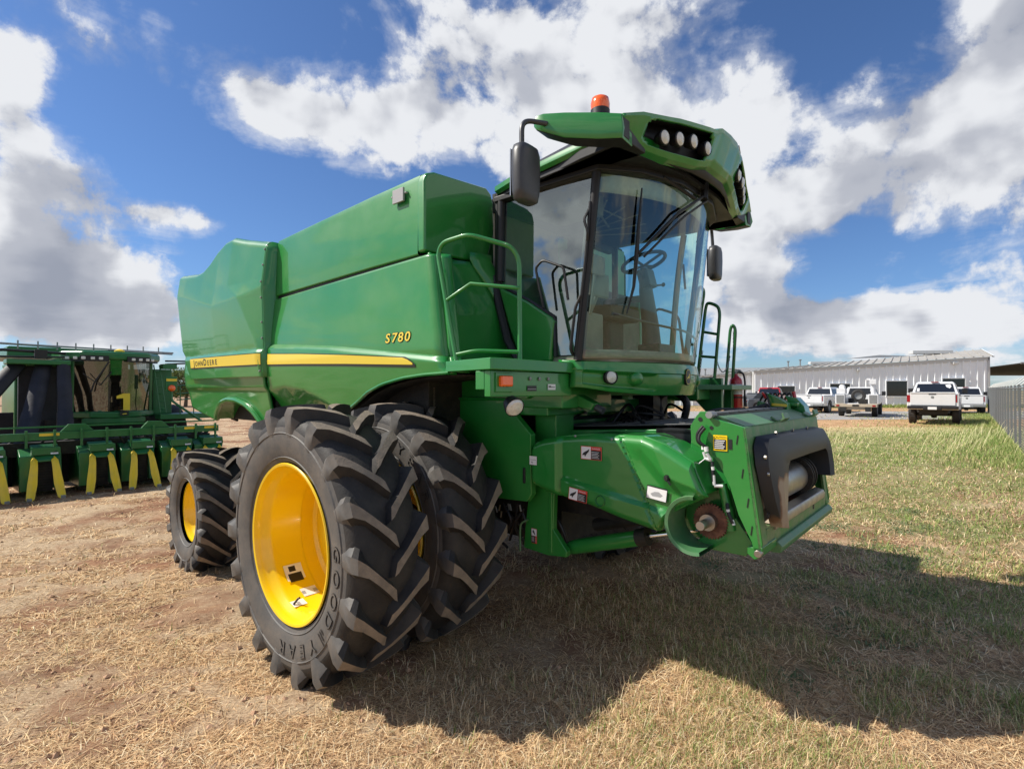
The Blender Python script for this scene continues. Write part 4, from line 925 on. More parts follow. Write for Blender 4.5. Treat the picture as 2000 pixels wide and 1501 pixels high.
# visible cumulus field: (px, py, size x, size y, weight) measured on the sky, stored as azimuth / elevation
BL=[(900,190,310,105,.46),(1000,70,240,80,.36),(720,250,150,70,.30),(1180,190,150,90,.34),(1330,190,90,60,.26),(430,190,190,60,.42),
 (90,480,130,110,.42),(30,300,50,80,.28),(180,370,60,40,.26),(270,400,40,60,-.22),(230,560,150,80,.38),(80,620,200,70,.4),(355,425,80,28,.62),(120,80,110,60,.28),(40,170,80,40,.12),(300,40,120,50,-.12),(230,230,90,60,-.25),
 (1800,250,170,95,.42),(1940,130,100,100,.42),(1900,400,140,90,.38),(1600,400,130,60,.38),(1510,190,80,60,.36),(1440,300,90,60,.42),
 (1500,630,180,50,.46),(1700,600,150,22,.3),(1850,600,200,70,.28),(1430,520,80,60,.4),(1750,660,260,36,.3),(1180,330,140,70,.3),(300,650,160,60,.45),
 (560,330,140,60,-.30),(330,300,120,50,-.28),(620,60,110,60,-.25),(1600,90,130,70,-.22),(1560,490,120,28,-.2),(1250,420,60,60,-.1),(1650,540,160,16,-.14),(1800,480,120,14,-.16),(480,400,110,60,-.24),(820,420,200,60,-.25),(1700,30,140,40,-.25),(1530,270,40,50,-.12)]
BR=[(-1.75,.36,.42,.24,.50),(-1.45,.16,.35,.10,.34),(-2.2,.5,.5,.2,.45),(-2.7,.3,.5,.2,.4),(2.9,.6,.5,.3,.45),(2.2,.35,.5,.2,.4),(1.6,.6,.5,.25,.4),(1.3,.35,.45,.28,.5),(-1.2,.85,.5,.2,.35)]  # unseen clouds outside the view, added for their reflections in glass and panels
bs=None
ae=n.new('ShaderNodeCombineXYZ'); L.new(az,ae.inputs[0]); L.new(el,ae.inputs[1])
for k_,(px,py,sx,sy,wt) in enumerate(BL+BR):
    if k_<len(BL): a0,e0=pxae(px,py); sa=sx/1040*math.cos(a0)**2*2.3; se=sy/1040*math.cos(a0)*2.3
    else: a0,e0,sa,se=px,py,sx*2.3,sy*2.3
    ma=n.new('ShaderNodeVectorMath'); ma.operation='MULTIPLY_ADD'; ma.inputs[1].default_value=(1/sa,1/se,0); ma.inputs[2].default_value=(-a0/sa,-e0/se,0); L.new(ae.outputs[0],ma.inputs[0])
    ln=n.new('ShaderNodeVectorMath'); ln.operation='LENGTH'; L.new(ma.outputs[0],ln.inputs[0])
    m=n.new('ShaderNodeMapRange'); m.interpolation_type='SMOOTHERSTEP'; m.inputs[1].default_value=0; m.inputs[2].default_value=1; m.inputs[3].default_value=wt*.37; m.inputs[4].default_value=0; L.new(ln.outputs['Value'],m.inputs[0])
    g=m.outputs[0]
    bs=g if bs is None else V('ADD',bs,g)
den=V('ADD',V('MAXIMUM',Z,0.0),.16)
cb=n.new('ShaderNodeCombineXYZ'); L.new(V('DIVIDE',X,den),cb.inputs[0]); L.new(V('DIVIDE',Y,den),cb.inputs[1]); L.new(V('MULTIPLY',Z,2.2),cb.inputs[2])
def noise(vec,scale,detail,rough,off=None,dist=0):
    nz=n.new('ShaderNodeTexNoise'); nz.inputs['Scale'].default_value=scale; nz.inputs['Detail'].default_value=detail; nz.inputs['Roughness'].default_value=rough; nz.inputs['Distortion'].default_value=dist
    if off:
        ma=n.new('ShaderNodeVectorMath'); ma.operation='ADD'; ma.inputs[1].default_value=off; L.new(vec,ma.inputs[0]); vec=ma.outputs[0]
    L.new(vec,nz.inputs['Vector']); return nz.outputs['Fac']
dv=tc.outputs['Generated']
def field(off,det):
    a=noise(dv,3.8,det,.64,(off[0]+3.1,off[1]+1.7,off[2]+.4),.15); b=noise(dv,8.5,3,.5,(off[0]+5,off[1]+2,off[2]),.0)
    c=V('ABSOLUTE',V('SUBTRACT',b,.5))
    s_=noise(cb.outputs[0],1.5,5,.55,(off[0]*2,off[1]*2,0))
    return V('ADD',V('ADD',V('MULTIPLY',a,.95),V('MULTIPLY',c,.45)),V('MULTIPLY',V('SUBTRACT',s_,.5),.30))
f0=field((0,0,0),9); f1=field((-.045,.016,.056),3)
thr=.632
d0=V('SUBTRACT',V('ADD',f0,bs),thr)
def mr(x,a,b,c,d):
    m=n.new('ShaderNodeMapRange'); m.interpolation_type='SMOOTHSTEP'; L.new(x,m.inputs[0]); 
    for i,v in enumerate((a,b,c,d)): m.inputs[i+1].default_value=v
    return m.outputs[0]
cov=mr(d0,-.025,.075,0,1)
wisp=mr(V('ADD',d0,V('MULTIPLY',V('SUBTRACT',noise(cb.outputs[0],2.2,5,.65,None,.8),.5),.5)),-.09,.16,0,.7)
cov=V('MAXIMUM',cov,wisp)
core=mr(d0,.02,.46,0,1)
lit=V('MULTIPLY',V('SUBTRACT',f0,f1),3.2)
shade=V('ADD',V('SUBTRACT',.96,V('MULTIPLY',core,.80)),lit)
shade=V('MINIMUM',V('MAXIMUM',shade,0.0),1.0)
rp=n.new('ShaderNodeValToRGB'); L.new(shade,rp.inputs[0]); e=rp.color_ramp.elements; rp.color_ramp.interpolation='EASE'
e[0].position=.10; e[0].color=(.27,.295,.36,1); e[1].position=1.0; e[1].color=(.68,.695,.725,1); x=e.new(.58); x.color=(.40,.42,.475,1)
sk=n.new('ShaderNodeVectorMath'); sk.operation='MULTIPLY'; sk.inputs[1].default_value=(.056,.074,.100); L.new(sky.outputs[0],sk.inputs[0])
mx=n.new('ShaderNodeMixRGB'); L.new(cov,mx.inputs[0]); L.new(sk.outputs[0],mx.inputs[1]); L.new(rp.outputs[0],mx.inputs[2])
L.new(mx.outputs[0],bg.inputs['Color'])
scn.view_settings.view_transform='Standard'; scn.view_settings.look='None'; scn.view_settings.exposure=.28; scn.view_settings.gamma=1
scn.render.engine='CYCLES'
scn.cycles.max_bounces=8; scn.cycles.transparent_max_bounces=16; scn.cycles.caustics_reflective=False; scn.cycles.caustics_refractive=False
# ================================================================= GROUND
from mathutils import noise as mn
def sst(a,b,x): t=min(1,max(0,(x-a)/(b-a))); return t*t*(3-2*t)
def terr(x,y): return .30*sst(5,15,.6*x+.55*y)*sst(2,9,x+y*.12)
def micro(x,y):
    d=math.hypot(x,y-4)
    if d>30: return 0
    f=1-sst(15,30,d)
    h=.018*mn.noise((x*1.3,y*1.3,0))+.012*mn.noise((x*4,y*4,3))
    # wheel ruts in the bare soil on the left
    l=sst(.5,-1.5,x) if x<.5 else 0
    if x<.5: l=1-sst(-1.5,.5,x)
    h+=l*.026*mn.ridged_multi_fractal((x*1.1+y*.6,y*2.6-x*1.0,1.0),1.0,2.0,3,1.0,2.0)-l*.022
    return h*f
NG=460; k=math.asinh(1600/1.3)
S=np.linspace(-k,k,NG); GX=1.3*np.sinh(S); GY=1.3*np.sinh(S)+4.5
vs=[(x,y,terr(x,y)+micro(x,y)) for y in GY for x in GX]
fs=[(j*NG+i,j*NG+i+1,(j+1)*NG+i+1,(j+1)*NG+i) for j in range(NG-1) for i in range(NG-1)]
def groundmat():
    m=bpy.data.materials.new('dry_ground'); m.use_nodes=True; nt=m.node_tree; n=nt.nodes; L=nt.links; b=n['Principled BSDF']; b.inputs['Roughness'].default_value=.95; b.inputs['Specular IOR Level'].default_value=.15
    g=n.new('ShaderNodeNewGeometry'); pos=g.outputs['Position']
    def nz(sc,de=5,ro=.6,di=0,sx=1,sy=1):
        q=n.new('ShaderNodeTexNoise'); q.inputs['Scale'].default_value=sc; q.inputs['Detail'].default_value=de; q.inputs['Roughness'].default_value=ro; q.inputs['Distortion'].default_value=di
        if sx!=1 or sy!=1:
            mp=n.new('ShaderNodeMapping'); mp.inputs['Scale'].default_value=(sx,sy,1); mp.inputs['Rotation'].default_value=(0,0,.5); L.new(pos,mp.inputs[0]); L.new(mp.outputs[0],q.inputs['Vector'])
        else: L.new(pos,q.inputs['Vector'])
        return q.outputs['Fac']
    def ramp(f,els):
        r=n.new('ShaderNodeValToRGB'); L.new(f,r.inputs[0]); e=r.color_ramp.elements
        e[0].position,e[0].color=els[0][0],els[0][1]+(1,); e[1].position,e[1].color=els[-1][0],els[-1][1]+(1,)
        for p,c in els[1:-1]: x=e.new(p); x.color=c+(1,)
        return r.outputs[0]
    soil=ramp(nz(1.1,8,.65),[(.30,(.15,.075,.045)),(.5,(.27,.14,.08)),(.68,(.42,.245,.14))])
    straw=ramp(nz(26,4,.7,1.5,1,3),[(.35,(.24,.16,.10)),(.52,(.48,.35,.22)),(.66,(.72,.57,.38))])
    green=ramp(nz(9,6,.7,1),[(.3,(.09,.12,.035)),(.55,(.20,.22,.08)),(.75,(.36,.34,.16))])
    def mix(f,a,bb):
        q=n.new('ShaderNodeMixRGB'); 
        if isinstance(f,float): q.inputs[0].default_value=f
        else: L.new(f,q.inputs[0])
        L.new(a,q.inputs[1]); L.new(bb,q.inputs[2]); return q.outputs[0]
    def mr(x,a,b_,c=0,d=1):
        q=n.new('ShaderNodeMapRange'); q.interpolation_type='SMOOTHSTEP'; L.new(x,q.inputs[0])
        for i,v in enumerate((a,b_,c,d)): q.inputs[i+1].default_value=v
        return q.outputs[0]
    def M2(op,a,bb):
        q=n.new('ShaderNodeMath'); q.operation=op; q.use_clamp=True
        for i,v in enumerate((a,bb)):
            if isinstance(v,(float,int)): q.inputs[i].default_value=v
            else: L.new(v,q.inputs[i])
        return q.outputs[0]
    sp=n.new('ShaderNodeSeparateXYZ'); L.new(pos,sp.inputs[0]); X,Y=sp.outputs[0],sp.outputs[1]
    col=mix(mr(nz(.9,5,.6),.38,.58),soil,straw)
    right=mr(X,.0,4.5); patchy=mr(nz(.55,6,.65),.40,.62)
    gmask=M2('MULTIPLY',M2('MULTIPLY',right,patchy),.85)
    strip=M2('MULTIPLY',M2('MULTIPLY',mr(Y,7.5,14),mr(Y,24,20)),mr(X,3,6))
    gmask=M2('MAXIMUM',gmask,M2('MULTIPLY',strip,mr(nz(.8,5,.6),.30,.52)))
    col=mix(gmask,col,green)
    dirt=ramp(nz(1.5,6,.6),[(.3,(.36,.20,.10)),(.7,(.58,.38,.21))])
    dm=M2('MULTIPLY',M2('MULTIPLY',mr(Y,21.5,24),mr(Y,60,40)),mr(X,2,6)); col=mix(dm,col,dirt)
    L.new(col,b.inputs['Base Color'])
    bp=n.new('ShaderNodeBump'); bp.inputs['Strength'].default_value=.9; bp.inputs['Distance'].default_value=.02; L.new(nz(22,8,.75,1),bp.inputs['Height']); L.new(bp.outputs[0],b.inputs['Normal'])
    return m
M['ground']=groundmat()
me=bpy.data.meshes.new('ground'); me.from_pydata(vs,[],fs); me.materials.append(M['ground']); me.polygons.foreach_set('use_smooth',[True]*len(fs)); o=bpy.data.objects.new('ground',me); COL.objects.link(o); tag(o,kind='structure',label='dry straw-littered field with bare soil on the left and greener grass on the right')
# paved strip in front of the building
mb=MB(); n_=40
M['asphalt']=mat('weathered_pavement',(.30,.29,.28),.9,var=(.40,.38,.35),vscale=.8,vamt=.7,bump=.3)
def road(s,t):
    x=lerp(6,62,s); y0=30.5+1.0*math.sin(x*.3)*.4; y=lerp(y0,42+.3*math.sin(x*.5),t); return (x,y,terr(x,y)+.006)
mb.patch(road,n_,6); o=mb.build('pavement','asphalt',None,recalc=False); tag(o,kind='structure',label='pale grey paved yard in front of the white metal building')

# ---- blades of straw and grass (numpy)
def leafmat(name):
    m=bpy.data.materials.new(name); m.use_nodes=True; nt=m.node_tree; n=nt.nodes; L=nt.links; b=n['Principled BSDF']; b.inputs['Roughness'].default_value=.7; b.inputs['Specular IOR Level'].default_value=.25
    a=n.new('ShaderNodeAttribute'); a.attribute_name='tint'; L.new(a.outputs['Color'],b.inputs['Base Color'])
    tr=n.new('ShaderNodeBsdfTranslucent'); L.new(a.outputs['Color'],tr.inputs['Color']); mx=n.new('ShaderNodeMixShader'); mx.inputs[0].default_value=.3
    L.new(b.outputs[0],mx.inputs[1]); L.new(tr.outputs[0],mx.inputs[2]); L.new(mx.outputs[0],n['Material Output'].inputs['Surface']); return m
M['blade']=leafmat('grass_blade')
def vterr(x,y):
    s=lambda a,b,t:(lambda q:q*q*(3-2*q))(np.clip((t-a)/(b-a),0,1))
    return .30*s(5,15,.6*x+.55*y)*s(2,9,x+y*.12)
def blades(name,x,y,ln,wd,lift,az,bend,col,label,cat):
    """ln length, wd half width, lift = elevation angle at base, bend = droop"""
    n=len(x); z=vterr(x,y)-.004
    dx,dy=np.cos(az),np.sin(az); px,py=-dy,dx
    def pt(f,w,ang): 
        h=np.cos(ang)*f*ln; v=np.sin(ang)*f*ln
        return np.stack([x+dx*h+px*w,y+dy*h+py*w,z+v],1)
    a1=lift; a2=lift-bend
    b0=pt(0,-wd,a1);b1=pt(0,wd,a1)
    mx_=np.stack([x+dx*np.cos(a1)*.5*ln,y+dy*np.cos(a1)*.5*ln,z+np.sin(a1)*.5*ln],1)
    pw=np.stack([px,py,px*0],1)
    m0=mx_-pw*(wd*.8)[:,None]; m1=mx_+pw*(wd*.8)[:,None]
    tp=mx_+np.stack([dx*np.cos(a2)*.5*ln,dy*np.cos(a2)*.5*ln,np.sin(a2)*.5*ln],1)
    tp[:,2]=np.maximum(tp[:,2],z+.004)
    V=np.stack([b0,b1,m1,m0,tp],1).reshape(-1,3)
    base=np.arange(n)[:,None]*5
    loops=np.concatenate([base+np.array([[0,1,2,0,2,3,3,2,4]])],0).reshape(-1)
    me=bpy.data.meshes.new(name); me.vertices.add(len(V)); me.vertices.foreach_set('co',V.reshape(-1).astype(np.float32))
    me.loops.add(len(loops)); me.loops.foreach_set('vertex_index',loops.astype(np.int32))
    np_=n*3; me.polygons.add(np_); me.polygons.foreach_set('loop_start',np.arange(np_,dtype=np.int32)*3); me.update(calc_edges=True)
    at=me.color_attributes.new('tint','FLOAT_COLOR','POINT'); C=np.ones((n,5,4),np.float32); C[:,:,:3]=col[:,None,:]; at.data.foreach_set('color',C.reshape(-1))
    me.materials.append(M['blade']); o=bpy.data.objects.new(name,me); COL.objects.link(o); tag(o,label,cat,kind='stuff'); return o
def scatter(n,py0,py1,px0=-60,px1=2060,p=1.0):
    px=rng.uniform(px0,px1,n); py=py0+(py1-py0)*rng.uniform(0,1,n)**p
    Z=1040*2.0/(py-761); return (px-1000)/1040*Z, Z
def pal(n,cols,w):
    c=np.array(cols)[rng.choice(len(cols),n,p=np.array(w)/sum(w))]; return c*rng.uniform(.75,1.2,(n,1))
def vnoise(x,y,s,seed=0):
    # cheap smooth value noise
    r=np.random.default_rng(seed); G=r.uniform(0,1,(64,64)); u=x*s%64; v=y*s%64; i=u.astype(int)%64; j=v.astype(int)%64; fu=u-np.floor(u); fv=v-np.floor(v); fu=fu*fu*(3-2*fu); fv=fv*fv*(3-2*fv)
    return (G[i,j]*(1-fu)+G[(i+1)%64,j]*fu)*(1-fv)+(G[i,(j+1)%64]*(1-fu)+G[(i+1)%64,(j+1)%64]*fu)*fv
STR=[(.88,.68,.40),(.76,.54,.31),(.55,.36,.20),(.30,.18,.10),(.95,.82,.56)]
# 1. fallen straw everywhere near
n=330000; x,y=scatter(n,800,1640,p=.85)
keepm=(vnoise(x,y,1.6,1)*.6+vnoise(x,y,5,2)*.4)>np.where(x<.3,.24,.24); x,y=x[keepm],y[keepm]; n=len(x)
D=np.hypot(x,y)
blades('fallen_straw',x,y,rng.uniform(.03,.17,n)*(1+D*.02),np.maximum(.0024,D*.00055)*rng.uniform(.6,1.4,n),rng.uniform(.02,.35,n),rng.uniform(0,6.28,n),rng.uniform(.1,.5,n),pal(n,STR,[3,4,3,2,1.2]),'loose dry straw lying flat on the field','straw')
# 2. standing stubble & sparse green blades on the right / foreground
n=190000; x,y=scatter(n,800,1660,p=.85); g=vnoise(x,y,.8,5)*.55+vnoise(x,y,3,6)*.45
pr=np.clip((x+1.5)/3.5,0.06,1)*np.clip((g-.28)*4,0,1); kk=rng.uniform(0,1,n)<pr; x,y,g=x[kk],y[kk],g[kk]; n=len(x); D=np.hypot(x,y)
gr=np.clip((x+.5)/4,.12,.85)*np.clip((g-.22)*3.2,.2,1)
dead=pal(n,STR,[4,3,1.5,.5,1.5]); liv=pal(n,[(.24,.32,.08),(.16,.23,.06),(.42,.46,.17)],[3,2,3]); col=np.where((rng.uniform(0,1,n)<gr)[:,None],liv,dead)
blades('standing_grass',x,y,rng.uniform(.04,.13,n)*(1+D*.015),np.maximum(.0020,D*.0005)*rng.uniform(.6,1.3,n),rng.uniform(.5,1.4,n),rng.uniform(0,6.28,n),rng.uniform(.2,1.0,n),col,'short stubble and thin green blades','grass')
# 3. greener mid-ground strip with long grass
n=120000; yy=rng.uniform(7.5,24,n); xx=rng.uniform(2.5,24,n); ok=(xx<yy*1.02+.8)&(xx>yy*.42); x,y=xx[ok],yy[ok]; n=len(x); g=vnoise(x,y,.6,9)*.6+vnoise(x,y,2.2,10)*.4
tall=np.clip((y-10)/6,0,1)*.8*np.clip((g-.3)*3,.15,1)*np.clip((26-y)/3,0.2,1)
col=np.where((rng.uniform(0,1,n)<np.clip(.25+g*.75-np.clip((y-19)/5,0,.6),.05,.95))[:,None],pal(n,[(.20,.29,.06),(.13,.20,.045),(.32,.38,.11)],[3,2,2]),pal(n,[(.62,.55,.30),(.50,.44,.22),(.70,.62,.38)],[3,2,2]))
blades('long_grass',x,y,(.03+.09*tall)*rng.uniform(.5,1.2,n),.0045*rng.uniform(.7,1.6,n)+y*.0001,rng.uniform(.8,1.5,n),rng.normal(.2,.8,n),rng.uniform(.2,.9,n),col,'long green and yellow grass between the combine and the building','grass')
# seed stalks leaning with the wind
n=500; y=rng.uniform(13,21,n); x=rng.uniform(8,20,n); ok=(x<y*.98)&(x>y*.55)&(vnoise(x,y,.5,12)>.45); x,y=x[ok],y[ok]; n=len(x)
blades('seed_stalk',x,y,rng.uniform(.45,.8,n),np.full(n,.006),rng.uniform(.7,1.2,n),rng.normal(.1,.35,n),rng.uniform(.1,.5,n),pal(n,[(.66,.60,.34),(.55,.55,.26)],[2,1]),'tall pale seed stalks leaning in the long grass','grass')
# along fence, dense green weeds
n=20000; t=rng.uniform(-.15,1.0,n); off=rng.exponential(1.5,n); x=14+20*t-off*.76-.1; y=14.6+23.4*t+off*.65
blades('fence_weeds',x,y,rng.uniform(.08,.30,n)*np.exp(-off*.25),.006*rng.uniform(.7,1.6,n),rng.uniform(.8,1.5,n),rng.uniform(0,6.28,n),rng.uniform(.2,.9,n),pal(n,[(.20,.31,.07),(.30,.38,.11),(.50,.48,.20)],[3,3,3]),'bright green weeds along the foot of the fence','weeds')
# weeds against building foot
n=7000; x=rng.uniform(24,48,n); y=51.8-rng.exponential(.5,n)
blades('wall_weeds',x,y,rng.uniform(.1,.5,n),np.full(n,.03),rng.uniform(.8,1.5,n),rng.uniform(0,6.28,n),rng.uniform(.2,.9,n),pal(n,[(.22,.30,.07),(.42,.42,.16)],[3,2]),'weeds growing along the foot of the white building','weeds')
# small broadleaf weeds in the shade in front of the feeder
n=9000; cxs=rng.uniform(1.8,6.5,60); cys=rng.uniform(3.6,8.5,60); i=rng.integers(0,60,n); x=cxs[i]+rng.normal(0,.11,n); y=cys[i]+rng.normal(0,.11,n)
blades('broadleaf_weeds',x,y,rng.uniform(.02,.06,n),rng.uniform(.004,.010,n),rng.uniform(.3,1.3,n),rng.uniform(0,6.28,n),rng.uniform(.2,.9,n),pal(n,[(.15,.22,.10),(.22,.28,.14)],[3,2]),'low grey-green weeds in patches ahead of the combine','weeds')

# clods of dry soil
n=3000; x,y=scatter(n,830,1600); kk=(x<rng.uniform(-1.5,2.5,n)); x,y=x[kk],y[kk]; V=[];F=[]
ico=np.array([(1,0,0),(-1,0,0),(0,1,0),(0,-1,0),(0,0,.8),(0,0,-.5),(.6,.6,.3),(-.6,.5,.3)]); fc=[(0,6,4),(6,2,4),(2,7,4),(7,1,4),(1,3,4),(3,0,4),(0,2,6),(2,1,7),(0,3,5),(3,1,5),(1,2,5),(2,0,5)]
zz=vterr(x,y)
for i in range(len(x)):
    s_=random.choice((.006,.009,.014,.022))*random.uniform(.6,1.3); r_=rng.uniform(-.3,.3,(8,3)); p=(ico+r_)*s_+np.array([x[i],y[i],zz[i]+micro(x[i],y[i])]); o=len(V); V+=p.tolist(); F+=[tuple(o+k for k in f) for f in fc]
M['clod']=mat('dry_soil_clod',(.42,.25,.15),.95,var=(.55,.37,.24),vscale=3,bump=.4)
me=bpy.data.meshes.new('soil_clods'); me.from_pydata(V,[],F); me.materials.append(M['clod']); o=bpy.data.objects.new('soil_clods',me); COL.objects.link(o); tag(o,'small crumbs of dry reddish soil scattered on the bare ground','soil',kind='stuff')
# ================================================================= COTTON PICKER
def shift(mb,v): mb.v=[(a[0]+v[0],a[1]+v[1],a[2]+v[2]) for a in mb.v]; return mb
SP=(10.6,1.1,0)
CP=empty('cotton_picker',W(-10.6,-1.1,0),RZ,label='green cotton picker parked behind at the left with a row of yellow snouts and the number 1 on its windscreen',cat='cotton picker')
CP['label']='green cotton picker at the left with black ducts and yellow snouts'
def Q(name,mb,mats,**k): return shift(mb,SP).build(name,mats,k.pop('parent',CP),**k)
M['duct']=mat('black_duct',(.010,.011,.016),.6,var=(.03,.03,.045),vscale=4,vamt=.6,bump=.2,bscale=25)
M['pglass']=glass('picker_glass',(.20,.18,.155),1.0,.10)
# toolbar
mb=MB(); mb.bb((-9.62,-4.2,1.06),(-9.50,.48,1.20)); 
for c in(-2.05,-.75): mb.ext([(-9.60,c-.26,1.20),(-9.60,c-.14,1.34),(-9.60,c+.12,1.34),(-9.60,c+.26,1.20)],(.06,0,0))
for y in np.arange(-4,.45,.40): mb.bb((-9.50,y-.02,.92),(-9.46,y+.02,1.25))
Q('toolbar',mb,'green_old',bevel=.006)
mb=MB(); mb.bb((-9.52,-4.1,1.19),(-9.49,-4.0,1.24)); mb.bb((-9.70,-4.2,1.28),(-9.66,.45,1.31)); Q('toolbar_rail',mb,'green_old')
for a,b in ((-2.62,-2.33),(-.22,-.02),(.18,.44)):
    mb=MB(); mb.bb((-9.497,a,1.135),(-9.492,b,1.185)); Q('yellow_band',mb,'stripe')
mb=MB()
for k in range(60):
    a=Vector((random.uniform(-10.1,-9.7),random.uniform(-4,.4),random.uniform(.85,1.05))); mb.tube([a,a+Vector((random.uniform(-.1,.1),random.uniform(-.2,.2),random.uniform(.0,.22)))],random.uniform(.012,.03),6)
mb.bb((-10.4,-4,.75),(-9.8,.4,1.0)); mb.bb((-10.55,-4.4,.12),(-10.45,.45,1.0)); Q('linkage',mb,'dark')
for i,yc in enumerate((-4.05,-3.32,-2.565,-1.715,-1.04,-.33,.30)):
    mb=MB(); mb.ext([(-10.5,yc-.33,.12),(-10.5,yc-.33,.86),(-9.72,yc-.33,.90),(-9.46,yc-.33,.78),(-9.44,yc-.33,.14)],(0,.24,0)); mb.ext([(-10.5,yc+.16,.12),(-10.5,yc+.16,.80),(-9.6,yc+.16,.80),(-9.44,yc+.16,.14)],(0,.12,0)); mb.bb((-10.5,yc-.3,.12),(-9.9,yc+.2,.9))
    ru=Q('row_unit',mb,'green_old',bevel=.015)
    def q2(name,mb,mats,**k): return shift(mb,SP).build(name,mats,ru,**k)
    mb=MB(); mb.ext([(-9.75,yc-.16,.97),(-9.75,yc+.24,.97),(-9.42,yc+.24,.80),(-9.36,yc+.20,.70),(-9.36,yc-.12,.70),(-9.42,yc-.16,.80)],(0,0,-.03)); mb.bb((-9.9,yc-.16,.80),(-9.42,yc+.24,.93)); q2('hood',mb,'green_old',bevel=.01)
    mb=MB(); mb.add([(-9.40+.0,yc+.10,.80),(-9.40,yc+.21,.80),(-9.47,yc+.21,.90),(-9.47,yc+.10,.90)],[(0,1,2,3)]); mb.add([(-9.398,yc+.125,.825),(-9.398,yc+.19,.845),(-9.43,yc+.19,.865)],[(0,1,2)],1); q2('sticker',mb,['white','sblack'],recalc=False)
    mb=MB(); mb.bb((-9.90,yc-.10,.1),(-9.6,yc+.16,.8)); 
    for k in range(14): mb.bb((-9.60,yc-.08,.12+.05*k),(-9.585,yc+.14,.135+.05*k))
    q2('spindle_housing',mb,'dark')
    for s,dy,w_ in ((-1,-.14,.055),(1,.15,.075)):
        V=[]
        for u,z,dd,ww,tk in ((-9.42,.74,0,.03,.05),(-9.34,.72,0,.05,.09),(-9.26,.60,.01*s,.055,.12),(-9.18,.30,.04*s,.07,.16),(-9.10,.06,.075*s,.06,.16),(-9.08,.02,.085*s,.03,.08)):
            y=yc+dy+dd; V+=[(u,y-ww,z-.02),(u+.015,y,z+.03),(u,y+ww,z-.02),(u-tk,y,z-.06)]
        fs=[(k*4+i,k*4+(i+1)%4,(k+1)*4+(i+1)%4,(k+1)*4+i) for k in range(5) for i in range(4)]+[(0,1,2,3),(20,21,22,23)]
        mb=MB(); mb.add(V,fs); q2('snout',mb,'snout',smooth=50)
        mb=MB(); mb.box((-9.08,yc+dy+.09*s,.035),(.06,.07,.06)); q2('snout_tip',mb,'galv',bevel=.01)
# cab
mb=MB(); mb.bb((-13.2,-1.9,1.35),(-11.35,-.42,1.55)); mb.bb((-13.4,-1.85,1.35),(-13.1,-.45,2.7)); Q('cab_floor',mb,'interior')
def pw(Y,z): return -11.0-.28*((Y+1.14)/.72)**2+.05*(z-1.5)
mb=MB(); mb.patch(lambda s,t:(pw(lerp(-1.86,-.42,s),lerp(1.52,2.66,t)),lerp(-1.86,-.42,s),lerp(1.52,2.66,t)),20,6); Q('windscreen',mb,'pglass',recalc=False,smooth=60)
mb=MB()
for y in(-1.87,-.41): mb.tube([(pw(y,1.5),y,1.5),(pw(y,2.66),y,2.66)],.035,8); mb.tube([(-12.9,y,1.5),(-12.9,y,2.66)],.04,8); mb.bb((-12.9,y-.01,1.5),(-11.35,y+.01,1.75))
Q('pillar',mb,'green_old')
mb=MB(); mb.ext([(-11.40,-1.98,1.38),(-10.98,-1.6,1.38),(-10.95,-1.14,1.36),(-10.98,-.68,1.38),(-11.40,-.30,1.38)],(0,0,.14)); mb.ext([(-11.1,-1.75,1.24),(-10.98,-1.3,1.24),(-10.98,-.98,1.24),(-11.1,-.53,1.24)],(0,0,.15)); Q('front_fascia',mb,'green_old',bevel=.03)
mb=MB(); mb.ext([(-13.3,-2.05,2.66),(-11.35,-2.08,2.66),(-10.95,-1.75,2.66),(-10.88,-1.14,2.66),(-10.95,-.50,2.66),(-11.35,-.20,2.66),(-13.3,-.25,2.66)],(0,0,.19)); Q('roof',mb,'green_old',bevel=.06,seg=3)
mb=MB(); mb.ext([(-11.33,-2.03,2.63),(-10.93,-1.74,2.63),(-10.86,-1.30,2.63),(-10.93,-1.30,2.63),(-11.4,-1.95,2.63)],(0,0,.12)); mb.ext([(-11.33,-.25,2.63),(-10.93,-.52,2.63),(-10.86,-.96,2.63),(-10.93,-.96,2.63),(-11.4,-.33,2.63)],(0,0,.12)); Q('lamp_bar',mb,'black')
for y in (-1.98,-1.86,-1.74,-1.58,-1.44,-.84,-.70,-.56,-.44):
    uu=interp(abs(y+1.14),[(0,-10.85),(.6,-10.915),(.95,-11.24)]); mb=MB(); mb.box((uu,y,2.69),(.03,.075,.06),0,('Z',(y+1.14)*28)); Q('work_lamp',mb,'lens',bevel=.01)
mb=MB(); mb.lathe([(.10,0),(.10,.03),(.05,.06),(.001,.07)],(-11.1,-1.06,2.86),'Z',16); Q('receiver_dome',mb,'snout')
mb=MB(); mb.box((-12.2,-1.0,1.85),(.5,.5,.5)); mb.box((-12.45,-.85,2.15),(.15,.42,.6)); mb.box((-12.4,-.8,2.45),(.1,.25,.15)); mb.tube([(-11.6,-1.1,1.55),(-11.75,-1.1,2.1)],.06,8); Q('seat',mb,'seat',bevel=.03)
mb=MB(); mb.tube([(-10.86,-1.3,2.62),(-10.92,-1.55,2.15),(-10.93,-1.60,1.95)],.018,6); mb.tube([(-10.9,-1.75,2.35),(-10.9,-1.45,2.1),(-10.86,-1.25,2.4)],.012,6); Q('wiper',mb,'black')
mb=MB(); mb.yz([(-1.02+a*.9,1.54+b*.9) for a,b in ((0,0),(.14,0),(.14,.42),(.0,.42),(-.14,.36),(-.14,.29),(0,.30))],-10.93,.01); Q('numeral',mb,'stripe',recalc=False)
